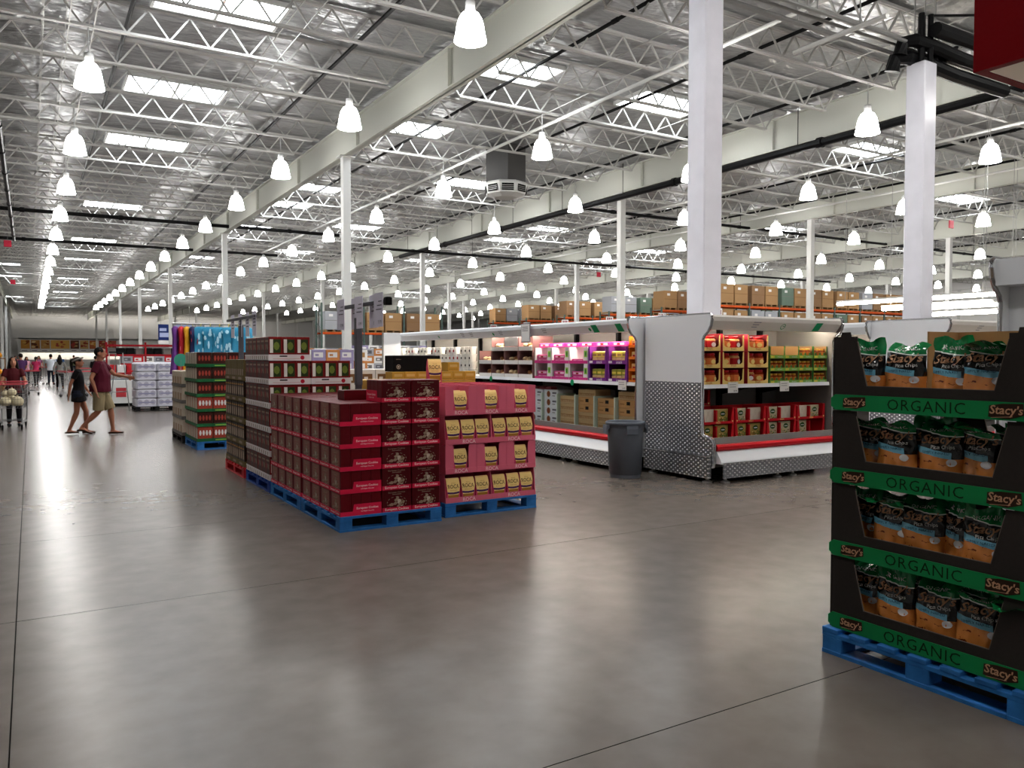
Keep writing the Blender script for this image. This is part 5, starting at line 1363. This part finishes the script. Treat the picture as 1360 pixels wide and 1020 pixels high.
    for sd in ('L', 'R'):
        an = J['ank' + sd]; fy = pose.get('toe' + sd, 0.0)
        m_ = MB()
        if shoes == 'flip':
            pts = [(an[0] - .045, an[1] - .19), (an[0] + .045, an[1] - .19), (an[0] + .05, an[1] - .1), (an[0] + .035, an[1] + .0), (an[0] + .04, an[1] + .085), (an[0] - .04, an[1] + .085), (an[0] - .035, an[1]), (an[0] - .05, an[1] - .1)]
            zz = lambda y: an[2] - .078 + fy * max(0, (an[1] - y) / .19)
            v0 = [S((x, y, zz(y))) for x, y in pts]; v1 = [S((x, y, zz(y) + .034)) for x, y in pts]
            m_.add(v0 + v1, [tuple(reversed(range(8))), tuple(range(8, 16))] + [(q, (q + 1) % 8, 8 + (q + 1) % 8, 8 + q) for q in range(8)], mat('flip_flop', '2a1a14', .6))
            m_.tube([S((an[0] - .042, an[1] - .04, zz(an[1]) + .02)), S((an[0], an[1] - .13, an[2] - .035 + fy * .6)), S((an[0] + .042, an[1] - .04, zz(an[1]) + .02))], .009, MATS['flip_flop'], 5)
            m_.build('flip_flop', t)
        else:
            m2 = mat('shoe_dark', '1b1a1c', .5)
            limb(m_, [(S((an[0], an[1] + .065, an[2] - .05)), .036 * s_, .03 * s_), (S((an[0], an[1] + .02, an[2] - .035)), .046 * s_, .045 * s_), (S((an[0], an[1] - .1, an[2] - .045 + fy * .5)), .05 * s_, .034 * s_), (S((an[0], an[1] - .2, an[2] - .058 + fy)), .04 * s_, .02 * s_)], m2)
            m_.build('shoe', t, smooth=True)
    # hair
    h_ = MB()
    cap = []
    nu, nv = 14, 8
    for i in range(nv + 1):
        for j in range(nu):
            th = 2 * PI * j / nu; ph = PI / 2 * (1.0 - i / nv * (1.62 if math.sin(th) > -.35 else 1.05))
            x, y, z = .083 * math.cos(ph) * math.cos(th), .10 * math.cos(ph) * math.sin(th) + .006, 1.655 + .10 * math.sin(ph)
            cap.append(HP(x, y, z))
    h_.add(cap, [(i * nu + (j + 1) % nu, i * nu + j, (i + 1) * nu + j, (i + 1) * nu + (j + 1) % nu) for i in range(nv) for j in range(nu)], HAIRD)
    if hair == 'long':
        limb(h_, [(HP(0, .05, 1.70), .07 * s_, .05 * s_), (HP(0, .085, 1.6), .085 * s_, .05 * s_), (HP(0, .09, 1.48), .095 * s_, .045 * s_), (HP(0, .095, 1.36), .085 * s_, .035 * s_), (HP(0, .09, 1.28), .04 * s_, .02 * s_)], HAIRD, right=(c, sn, 0))
        for sd in (-1, 1): limb(h_, [(HP(sd * .055, .0, 1.70), .03 * s_, .05 * s_), (HP(sd * .082, .01, 1.6), .028 * s_, .055 * s_), (HP(sd * .10, .02, 1.45), .035 * s_, .045 * s_), (HP(sd * .10, -.01, 1.33), .02 * s_, .02 * s_)], HAIRD, right=(c, sn, 0), n=8)
    if hair == 'tail':
        limb(h_, [(HP(0, .08, 1.70), .03 * s_, .03 * s_), (HP(0, .125, 1.66), .035 * s_, .04 * s_), (HP(0, .13, 1.55), .03 * s_, .03 * s_), (HP(0, .12, 1.42), .012 * s_, .012 * s_)], HAIRD, right=(c, sn, 0), n=8)
    h_.build('hair', t, smooth=True)
    if band:
        bd = MB()
        pts = [HP(.088 * math.cos(a), .104 * math.sin(a) + .004, 1.69 - .045 * math.sin(a)) for a in [2 * PI * q / 18 for q in range(19)]]
        bd.tube(pts, .02 * s_, mat('grey_band', '7d7a72', .8), 6, caps=False)
        bd.build('headband', t, smooth=True)
    return t
stand = dict(kneeL=(.10, -.02, .49), ankL=(.11, 0, .09), kneeR=(-.10, -.02, .49), ankR=(-.11, 0, .09), elL=(.27, .03, 1.14), wrL=(.28, -.06, .90), elR=(-.27, .03, 1.14), wrR=(-.28, -.06, .90))
walk = dict(kneeL=(.10, -.17, .50), ankL=(.10, -.22, .09), kneeR=(-.10, .05, .48), ankR=(-.10, .30, .14), elL=(.27, .1, 1.15), wrL=(.28, .08, .92), elR=(-.27, -.05, 1.15), wrR=(-.28, -.2, .95), toeR=-.05)
push = dict(stand, elL=(.25, -.12, 1.15), wrL=(.22, -.38, 1.05), elR=(-.25, -.12, 1.15), wrR=(-.22, -.38, 1.05))
pushw = dict(walk, elL=push['elL'], wrL=push['wrL'], elR=push['elR'], wrR=push['wrR'])
# man: faces the stacks, left arm stretched out ahead, right arm hanging
man = dict(kneeL=(.10, -.16, .50), ankL=(.10, -.20, .09), kneeR=(-.10, .02, .48), ankR=(-.10, .32, .17), toeR=-.07, belly=1.35, wide=1.12, hem=.86, short_end=.98,
           elR=(-.29, .10, 1.13), wrR=(-.29, .02, .88), elL=(.26, -.22, 1.20), wrL=(.22, -.46, 1.15))
M_mar = mat('maroon_shirt', '4a1020', .75); M_kh = mat('khaki', '8f8062', .8); M_blk = mat('black_cloth', '141012', .8); M_pnk = mat('pink_shirt', 'b03058', .75); M_pur = mat('purple_shirt', '43264e', .75)
M_gry = mat('grey_hoodie', '7d7a74', .85); M_wsh = mat('white_shirt', 'c6ccd4', .75); M_nvy = mat('navy_trousers', '1a1e2a', .8); M_mar2 = mat('dark_red_top', '451418', .75)
person('man in a maroon t-shirt and khaki shorts walking with one arm stretched ahead', (1.22, 18.35, 0), R(75), 1.80, man, M_mar, M_kh, shorts=True, shoes='flip', voxel=.010, skin=SKIN2, head_turn=R(5))
girl = dict(kneeL=(.08, -.14, .50), ankL=(.08, -.14, .09), kneeR=(-.08, .03, .50), ankR=(-.08, .18, .11), elL=(.22, -.06, 1.15), wrL=(.22, -.18, .95), elR=(-.22, .12, 1.15), wrR=(-.21, .16, .90), hem=.74, short_end=.42)
person('woman in black t-shirt and short shorts with a grey headband, hair tied behind', (0.84, 18.75, 0), R(80), 1.60, girl, M_blk, M_nvy, shorts=True, shoes='flip', hair='tail', female=True, voxel=.010, skin=SKIN2, band=True)
person('woman with long dark hair in a dark red top pushing a shopping cart', (-0.34, 21.6, 0), R(4), 1.60, push, M_mar2, M_blk, hair='long', female=True, voxel=.012, skin=SKIN, sleeve='short')
FARP = [('person in a purple shirt behind the woman with the cart', -.35, 40, R(200), 1.75, push, M_pur, M_nvy, 'short', 'short', False),
        ('person in a pink shirt and black trousers walking away down the aisle', .27, 52, R(170), 1.62, pushw, M_pnk, M_blk, 'tail', 'short', True),
        ('person in a white shirt and dark trousers pushing a cart away', .98, 51.5, R(180), 1.76, pushw, M_wsh, M_nvy, 'short', 'short', False),
        ('person in a grey hoodie and black trousers with long hair walking away', 1.22, 44.5, R(185), 1.64, walk, M_gry, M_blk, 'long', 'long', True),
        ('person in dark clothes bending behind the walking couple', 2.75, 45, R(150), 1.66, push, M_blk, M_nvy, 'short', 'long', False),
        ('person in a blue shirt far down the aisle beside a cart', 1.65, 60, R(180), 1.74, push, mat('blue_shirt', '3a5a86', .8), M_nvy, 'short', 'short', False),
        ('person in a pale pink top far down the aisle', -.2, 58, R(20), 1.62, stand, mat('pale_pink_top', 'c08a96', .8), M_nvy, 'long', 'short', True),
        ('person in a mauve top far off between the carts', .55, 70, R(0), 1.68, stand, mat('mauve_top', '8a5a78', .8), M_blk, 'long', 'short', True),
        ('person in a red top far off near the food counter', -1.0, 74, R(40), 1.7, stand, mat('red_top', 'a83038', .8), M_nvy, 'short', 'short', False),
        ('person in an olive jacket far off near the food counter', 3.2, 78, R(180), 1.76, stand, mat('olive_jacket', '5a5a40', .8), M_nvy, 'short', 'long', False)]
for lb, x, y, rz, h, po, a, b2, hr, sl, fm in FARP:
    person(lb, (x, y, 0), rz, h, po, a, b2, hr, voxel=.02, sleeve=sl, female=fm, lean=.25 if 'bending' in lb else 0)

# ------------------------------------------------------------------ shopping carts
M_wire = mat('cart_wire', '6a6a6c', .4, .6); M_cred = mat('cart_red', 'b0444c', .5)
def cart_proto():
    t = thing('shopping_cart', 'wire shopping cart with red handle at the aisle edge', 'shopping cart', (0, 0, -40), 0, 'shopping carts')
    w0, w1, l0, l1 = .24, .30, -.52, .45       # front (toward -Y) is narrow
    def rimpt(u, z):                            # u 0..4 around
        k = (z - .48) / .52
        xs = lambda y: (w0 + (w1 - w0) * (y - l0) / (l1 - l0)) * (.88 + .12 * k)
        yf = l0 + .12 * (1 - k)
        c_ = [(-xs(yf), yf), (xs(yf), yf), (xs(l1), l1), (-xs(l1), l1)]
        i = int(u) % 4; f = u - int(u)
        return (c_[i][0] + (c_[(i + 1) % 4][0] - c_[i][0]) * f, c_[i][1] + (c_[(i + 1) % 4][1] - c_[i][1]) * f, z)
    b = MB()
    for z in (.48, .58, .68, .78, .88):
        b.tube([rimpt(u, z) for u in (0, 1, 2, 3, 3.999)], .004, M_wire, 4)
    for u in [i / 8 for i in range(32)]: b.tube([rimpt(u, .48), rimpt(u, 1.0)], .003, M_wire, 3)
    for f in [i / 7 for i in range(8)]: b.tube([L(rimpt(0, .48), rimpt(1, .48), f), L(rimpt(3, .48), rimpt(2, .48), f)], .003, M_wire, 3)
    b.build('basket', t)
    MB().tube([rimpt(u, 1.0) for u in (0, 1, 2, 3, 3.999)], .012, M_cred, 6).build('rim', t)
    MB().tube([(-.30, .52, 1.04), (.30, .52, 1.04)], .016, M_cred, 8).build('handle', t)
    fr_ = MB()
    for s in (-1, 1):
        fr_.tube([(s * .29, .50, 1.03), (s * .28, .42, .45), (s * .26, .44, .16), (s * .18, -.42, .16), (s * .19, -.38, .48)], .012, M_wire, 6)
    for y in (-.3, -.1, .1, .3): fr_.tube([(-.2, y, .2), (.2, y, .2)], .006, M_wire, 4)
    for x in (-.18, 0, .18): fr_.tube([(x, -.4, .2), (x * 1.2, .42, .2)], .006, M_wire, 4)
    fr_.build('frame', t)
    wh = MB().lathe([(.02, -.02), (.058, -.02), (.062, 0), (.058, .02), (.02, .02)], M_blackm, 12, Matrix.Rotation(PI / 2, 4, 'Y')).box(-.025, -.015, .0, -.021, .015, .1, M_wire).box(.021, -.015, 0, .025, .015, .1, M_wire).mesh('wheel')
    for x, y in ((-.25, .42), (.25, .42), (-.18, -.4), (.18, -.4)): put(wh, 'wheel', t, (x, y, .062))
    cs_ = MB()
    for z in (.65, .75, .85, .95): cs_.tube([(-.22, .40, z), (.22, .40, z)], .005, M_wire, 4)
    cs_.build('child_seat', t)
    return t
cart = cart_proto()
cart.location = (-0.36, 20.85, 0); cart.rotation_euler = (0, 0, R(0)); cart['label'] = 'red rimmed wire shopping cart pushed by the long haired woman, white bags inside'
for k, (x, y, rz, lb) in enumerate(((-.1, 39.3, R(200), 'wire shopping cart ahead of the person in purple'), (.42, 53, R(170), 'wire shopping cart ahead of the person in pink'), (1.0, 52.4, R(180), 'wire shopping cart ahead of the person in white'),
                                    (2.55, 45.9, R(150), 'wire shopping cart beside the bending person'), (1.7, 60.9, R(180), 'wire shopping cart ahead of the person in blue'), (1.5, 36.5, R(120), 'empty wire shopping cart parked in the aisle behind the couple'), (1.9, 38.0, R(100), 'second empty wire cart parked behind the couple'))):
    dup(cart, (x, y, 0), rz, lb)
M_bagw = mat('cream_bag', 'c9bd9e', .6)
rnd = random.Random(4)
for k, (x, y, z, r_) in enumerate(((-.12, -.12, .60, .12), (.1, -.1, .60, .13), (0, .08, .61, .13), (.0, -.1, .80, .10), (-.12, .1, .76, .09))):
    b_ = MB(); n = 10
    b_.lathe([(.001, -r_ * .8), (r_ * .7, -r_ * .72), (r_, -r_ * .2), (r_ * .9, r_ * .35), (r_ * .5, r_ * .75), (.12 * r_, r_ * .85), (.2 * r_, r_ * 1.05)], M_bagw, n)
    tag(b_.build('cream_bag', None, (-.36 + x, 20.85 + y, z + .02), rnd.random() * 6, True), 'cream knotted bag in the near shopping cart, %s' % ['front corner', 'front middle', 'rear middle', 'on top at front', 'on top at rear'][k], 'bag', 'cream bags in the cart')

# ------------------------------------------------------------------ further pallets, racks and counters
def wrapped_pack(): 
    b_ = MB().cbox(-.28, 0, 0, .28, .55, .255, mat('wrap_white', 'c4c3cc', .3), .05)
    for k in range(3): b_.disc((-.18 + .18 * k, -.002, .13), .07, mat('wrap_grey', 'a2a0ae', .35), 8, ry=.08)
    b_.box(-.2, -.003, .1, .2, -.001, .14, mat('wrap_print', '8a86a0', .4))
    return b_.mesh('wrapped_pack')
WPk = wrapped_pack()
pallet(2.62, 25.6, 1.16, 1.15, M_blkp, 'black pallet under the white wrapped packs')
for t_ in range(5):
    for c in range(2):
        for j in range(2):
            tag(put(WPk, 'wrapped_pack', None, (2.91 + .575 * c, 25.62 + .56 * j, PZ + .262 * t_)), 'white shrink wrapped pack, %s layer, %s column, %s row' % (TT[t_], ORD[c], ['front', 'back'][j]), 'pack', 'white wrapped packs')
sd_ = MB()
for z in (.16, .55, .95, 1.3): sd_.box(-.012, 0, z, 0, 1.1, z + .2, mat('wrap_side_red', '9a4650', .5))
# chest and red display behind
t = thing('chest_freezer', 'low white chest freezer behind the walking man', 'freezer', (2.15, 28.6, 0))
MB().cbox(0, 0, .1, 1.7, .9, .85, M_white, .02).build('cabinet', t)
MB().cbox(.02, .02, .85, 1.68, .88, .90, mat('chest_glass', '7d8488', .15), .01).build('lid', t)
MB().box(.04, .04, 0, 1.66, .86, .1, M_blackm).build('plinth', t)
for k in range(3): MB().box(.2 + .5 * k, -.004, .3, .5 + .5 * k, 0, .6, mat('red_patch', 'b03a40', .5)).build('red_patch', t)
t = thing('red_rack', 'red steel rack with dark stock above the white chest freezer', 'rack', (2.2, 30.0, 0))
for x in (0, 1.2, 2.4): MB().box(x - .03, 0, 0, x + .03, .06, 2.1, mat('rack_red', '8e1a22', .5)).build('upright', t)
for z in (1.95, 1.62, 1.0): MB().box(0, -.02, z, 2.4, .02, z + .07, mat('rack_red', '8e1a22', .5)).build('beam', t)
for z in (.5, 1.0, 1.62): MB().box(0, .0, z, 2.4, .8, z + .03, mat('rack_red', '8e1a22', .5)).build('shelf', t)
for k in range(8):
    tag(MB().cbox(-.13, 0, 0, .13, .5, .26, M_blackm if k % 3 else M_shade, .02).build('dark_bag', None, (2.36 + .29 * k, 30.1, 1.65)), 'dark packed bag on the red rack, %s along' % ORD[k], 'bag', 'dark bags on the red rack')
    tag(MB().cbox(-.13, 0, 0, .13, .5, .3, [M_redp, M_paper, M_redp][k % 3], .01).build('red_box', None, (2.36 + .29 * k, 30.1, 1.03)), 'red or white box on the red rack middle shelf, %s along' % ORD[k], 'box', 'boxes on the red rack')
t = thing('display_easel', 'grey folding easel standing beside the white wrapped packs', 'easel', (2.25, 26.6, 0), R(20))
for s in (-1, 1): MB().tube([(s * .28, -.1, 0), (s * .2, .12, 1.75)], .014, M_gal, 6).build('leg', t)
MB().tube([(0, .55, 0), (0, .12, 1.7)], .014, M_gal, 6).build('leg', t)
MB().box(-.22, .0, 1.72, .22, .1, 1.76, M_blackm).tube([(-.25, -.03, .55), (.25, -.03, .55)], .012, M_gal, 6).build('bar', t)

def stock(label, x, y, nx, nz, w, h, d, mats_, group, z0=PZ, gap=.004, ny=1, pl=M_blue, plabel=None):
    if pl: pallet(x - .02, y - .02, nx * w + .04, max(.9, d * ny + .04), pl, plabel)
    for c in range(nx):
        for r_ in range(nz):
            m_ = mats_[(c + r_ * 2) % len(mats_)]
            key = ('stock', w, h, d, m_[0].name, m_[1].name)
            if key not in MESHES:
                MESHES[key] = MB().cbox(.003, 0, 0, w - .003, d, h - .004, m_[0], .006).box(w * .15, -.002, h * .3, w * .8, 0, h * .75, m_[1]).box(w * .25, -.003, h * .42, w * .5, -.0015, h * .6, m_[0]).mesh('stock_box')
            tag(put(MESHES[key], 'stock_box', None, (x + w * c, y, z0 + h * r_)), '%s, %s column, %s up' % (label, ORD[c], ORD[r_]), 'box', group)
MESHES = {}
gw, gl, gp, go = (M_paper, M_shade), (mat('pale_grey_box', '9c9ca2', .5), M_post), (mat('lilac_box', '8f86a8', .5), M_paper), (mat('tan_orange_box', 'b87a46', .5), M_paper)
stock('white box with brown basket picture behind the cookies', 3.5, 10.0, 5, 5, .21, .26, .5, [(M_paper, mat('basket_brown', '7a5a3c', .5))], 'white basket boxes', plabel='blue pallet under the white basket boxes')
stock('tan or lilac printed pack behind the sign post', 4.0, 16.0, 7, 7, .30, .23, .5, [go, gp, (M_paper, M_kraft), gp], 'tan and lilac packs', plabel='blue pallet under the tan and lilac packs')
stock('folded white textile bundle on the far pallet', 4.2, 20.5, 4, 7, .42, .2, .8, [gw, (M_paper, mat('pale_blue_print', '7a94b4', .5)), gw], 'white textile bundles', plabel='blue pallet under the white textile bundles')
stock('grey or navy printed pack on the far display', 6.2, 22.5, 6, 7, .36, .24, .6, [gl, (mat('navy_box', '30344e', .5), M_paper), gl], 'grey and navy packs', plabel='blue pallet under the grey and navy packs')
stock('pale carton stacked beyond the far displays', 8.6, 31, 9, 6, .5, .3, .8, [gw, gl, go], 'pale cartons beyond', plabel='blue pallet under pale cartons beyond the displays')
stock('red and white carton near the aisle far beyond the costumes', 3.2, 36, 6, 6, .4, .3, .8, [(M_redp, M_paper), gw, gl], 'red and white cartons', plabel='blue pallet under red and white cartons')
stock('grey carton in the far middle of the floor', 12.5, 34, 9, 6, .5, .33, .8, [gl, gp, gw], 'grey cartons far off', plabel='blue pallet under grey cartons far off')
stock('pale food carton inside the side cooler', 11.3, 8.6, 1, 1, .3, .3, .3, [gw], 'side cooler cartons', z0=1.235, pl=None)
for k in range(6):
    tag(put(MESHES[('stock', .3, .3, .3, M_paper.name, M_shade.name)], 'stock_box', None, (11.35, 9.0 + .35 * k, 1.235)), 'pale carton on the side cooler shelf, %s along' % ORD[k], 'box', 'side cooler cartons')

# pallet racks: rows along X, orange beams, big cartons on the top level
M_ob = mat('rack_orange', 'c24e1c', .5); M_up = mat('rack_green', '4a5a54', .5)
M_bigk = [mat('big_carton_a', '9a7852', .75), mat('big_carton_b', '84664a', .75), mat('wrapped_grey', '9a9ca0', .35), mat('wrapped_green', '5c6e60', .4)]
ORDR = ['nearest', 'second', 'third', 'fourth', 'fifth', 'sixth']
bigs = []
for m_ in M_bigk:
    b_ = MB().cbox(-.56, 0, 0, .56, 1.1, 1.12, m_, .012).box(-.3, -.003, .8, -.05, 0, .95, M_paper).box(-.56, -.004, .55, .56, 0, .58, M_kraftd if m_ in M_bigk[:2] else M_shade)
    for x in (-.5, 0, .5): b_.box(x - .05, .02, -.12, x + .05, 1.08, 0, M_wood)
    b_.box(-.56, 0, -.14, .56, 1.1, -.12, M_wood)
    bigs.append(b_.mesh('pallet_carton'))
upm = MB()
for y in (0, 1.05): upm.box(-.05, y, 0, .05, y + .08, 4.9, M_up)
for k in range(6): upm.tube([(0, .04, .3 + .75 * k), (0, 1.09, .7 + .75 * k)], .02, M_up, 4)
upm = upm.mesh('upright_frame')
bmm = MB()
for y in (0, 1.05): bmm.box(.05, y, 0, 2.65, y + .06, .12, M_ob)
bmm = bmm.mesh('beam')
deck = MB().box(.05, .05, .10, 2.65, 1.08, .125, M_gal).mesh('wire_deck')
def rack(x, y, n, lev, idx, label, aisle=None, empty=()):
    t = thing('pallet_rack', label, 'rack', (x, y, 0), 0, 'orange pallet racks')
    for k in range(n + 1): put(upm, 'upright_frame', t, (2.7 * k, 0, 0))
    for k in range(n):
        for z in lev: put(bmm, 'beam', t, (2.7 * k, 0, z)); put(deck, 'wire_deck', t, (2.7 * k, 0, z))
    if aisle:
        b_ = MB().box(-.32, -.04, 4.05, .32, -.02, 4.5, M_paper)
        if aisle.isdigit(): text(b_, aisle, (0, -.042, 4.27), (1, 0, 0), (0, 0, 1), width=.5, m=mat('sign_maroon', '7a2432', .5), offset=.02)
        else:
            for q in range(3): b_.box(-.22 + .16 * q, -.042, 4.12, -.12 + .16 * q, -.04, 4.43, mat('sign_maroon', '7a2432', .5))
        b_.build('aisle_sign', t)
    q = 0
    for k in range(n):
        for z in lev[-1:] + lev[:-1]:
            for s in range(2):
                if z != lev[-1] and idx > 0: continue
                pick = [0, 0, 1, 0, 0, 0, 1, 0, 0, 0, 2, 2, 3, 0, 2, 1][(q + idx * 5) % 16]; q += 1
                o = put(bigs[pick], 'pallet_carton', None, (x + 2.7 * k + .75 + 1.22 * s, y, z + .27))
                tag(o, '%s, %s along the %s level of the %s rack' % (['tan boxed pallet load', 'brown boxed pallet load', 'grey wrapped pallet load', 'green wrapped pallet load'][pick], ORD[2 * k + s], 'top' if z == lev[-1] else ('middle' if z == lev[1] else 'low'), label.split(',')[0].split('rack ')[-1]), 'pallet load', 'pallet loads on the racks')
rack(35.2, 34.5, 8, [1.5, 3.05, 4.6], 0, 'orange steel pallet rack nearest behind the coolers', '123')
for k in range(1, 6):
    rack(35.8, 34.5 + 5.6 * k, 4, [1.5, 3.05, 4.6], k, 'orange steel pallet rack %s behind the coolers' % ['', 'second', 'third', 'fourth', 'fifth', 'sixth'][k], '121' if k == 1 else '-')
rack(15.2, 47.5, 3, [1.5, 3.0], 6, 'orange pallet rack beyond the sign post')
# fluorescent fittings over the far right cases
for k, (x, y0, y1, z) in enumerate(((24.0, 12.6, 17.9, 3.42), (24.6, 13.0, 16.6, 3.2), (29.4, 14.6, 18.2, 3.45), (30.4, 15, 19, 3.25))):
    t = thing('tube_light', 'glowing white fluorescent fitting beside the white post, %s in depth' % ORD[k], 'tube light', (x, y0, z), 0, 'fluorescent fittings')
    MB().tube([(0, 0, 0), (0, y1 - y0, 0)], .05, M_tube, 8).build('tube', t)
    MB().box(-.08, 0, .06, .08, y1 - y0, .12, M_white).build('housing', t)
    for yy in (.3, y1 - y0 - .3): MB().tube([(0, yy, .12), (0, yy, 9.08 - z)], .008, M_gal, 4).build('cord', t)

# food counter at the far end with its picture menu
t = thing('food_counter', 'white food counter kiosk with a lit cream opening at the far end', 'counter', (-1.6, 146, 0.15))
MB().box(0, 3, -.15, 26, 3.3, 4.4, M_white).box(0, 0, -.15, .3, 3.3, 4.4, M_white).build('back_wall', t)
MB().box(0, -.2, 2.1, 26, .2, 4.4, M_white).box(-9.5, -.2, 4.2, 36, .2, 4.4, M_white).build('header', t)
MB().box(0, -.3, -.15, 26, .4, 1.05, M_white).build('counter', t)
MB().tube([(1, 1.5, 2.6), (25, 1.5, 2.6)], .06, mat('counter_glow', 'fff2dc', emit=9), 6).build('light_tube', t)
wl_ = MB()  # tubes hidden behind the header, added only to brighten the far wall
for k in range(2, 9): wl_.tube([(-9 + 5 * k, 2.4, 4.22), (-4.3 + 5 * k, 2.4, 4.22)], .07, mat('added_wall_light_glow', 'fff8ee', emit=75), 6)
wl_.build('added_wall_light', t)
foods = [('c88a3c', '8a4a20'), ('a8703a', 'd8c08a'), ('b8864a', '7a3a1c'), ('d0a050', 'a04030'), ('5a3420', 'b89060'), ('c09a60', '8a3a2a'), ('b0603a', 'd8b070'), ('9a3a30', 'c89a6a'), ('a85a48', '6a2a20')]
xx = .4
for k, (a, b2) in enumerate(foods):
    w = 2.6 if k == 3 else 1.2
    p_ = MB().box(xx, -.26, 2.75, xx + w, -.2, 4.1, mat('menu_bg_%d' % k, a, .5))
    rnd = random.Random(k)
    for q in range(6): p_.disc((xx + w * rnd.uniform(.2, .8), -.262 - .001 * q, rnd.uniform(3.0, 3.9)), rnd.uniform(.12, .3), mat('menu_fg_%d_%d' % (k, q % 2), [b2, foods[(k + 3) % 9][0]][q % 2], .5), 8, ry=rnd.uniform(.1, .22))
    p_.box(xx, -.262, 2.3, xx + w, -.2, 2.62, M_paper).box(xx + .1, -.264, 2.42, xx + w * .7, -.26, 2.5, M_post)
    p_.build('menu_panel', t)
    xx += w + .14
t = thing('hanging_sign', 'blue and white hanging department sign high beyond the costumes', 'sign', (8.6, 67.7, 2.9))
MB().box(0, 0, 0, 1.1, .06, 1.25, mat('sign_blue', '1c2c66', .5)).box(.1, -.004, .25, 1.0, 0, .6, mat('sign_pale', 'aab4d8', .5)).box(.1, -.004, .72, .6, 0, .95, MATS['sign_pale']).box(.0, -.004, -.3, 1.9, 0.05, 0.0, M_paper).build('blue_board', t)
MB().box(1.15, 0, .1, 2.5, .06, 1.25, mat('sign_grey', '8c96b4', .5)).build('pale_board', t)
for k in range(4): MB().box(1.2 + .32 * k, -.006, .3, 1.45 + .32 * k, 0, 1.0, M_paper).build('white_card', t)
for x in (.2, 2.3): MB().tube([(x, .03, 1.25), (x, .03, 5.5)], .012, M_gal, 4).build('cord', t)
# fruit stand at the aisle's far side
t = thing('fruit_stand', 'wooden fruit stand at the far side of the aisle', 'stand', (-2.6, 44, 0))
MB().box(0, 0, .7, 1.6, .9, .78, M_wood).box(0, 0, 0, 1.6, .05, .7, M_wood).box(0, .85, 0, 1.6, .9, .7, M_wood).box(0, .02, 1.5, 1.6, .9, 1.55, M_kraftd).box(0, .85, .78, .05, .9, 1.5, M_wood).box(1.55, .85, .78, 1.6, .9, 1.5, M_wood).build('frame', t)
FB = MB().lathe([(.001, 0), (.1, .02), (.13, .1), (.1, .2), (.03, .25), (.05, .29)], mat('fruit_orange', 'd08a22', .5), 9).mesh('fruit_bag', True)
for k in range(5):
    for r_ in range(2): tag(put(FB, 'fruit_bag', None, (-2.4 + .29 * k, 44.3, .79 + .77 * r_)), 'orange fruit bag on the stand, %s along, %s level' % (ORD[k], ['lower', 'upper'][r_]), 'fruit bag', 'orange fruit bags')
# exhibits on the far wall above the checkouts
for k, (x, w) in enumerate(((22, 6), (29, 6))):
    t = thing('wall_screen', 'grey framed panel on the far wall, %s from the counter' % ORD[k], 'panel', (x, WY1 - .4, 4.8))
    MB().box(0, 0, 0, w, .3, 3.0, mat('panel_grey', '8e9096', .5)).build('board', t)
    MB().box(.3, -.05, .3, w - .3, 0, 2.7, mat('panel_pale', 'a6aab0', .5)).build('face', t)
    MB().box(w * .3, -.08, .6, w * .6, -.05, 1.5, M_paper).build('notice', t)
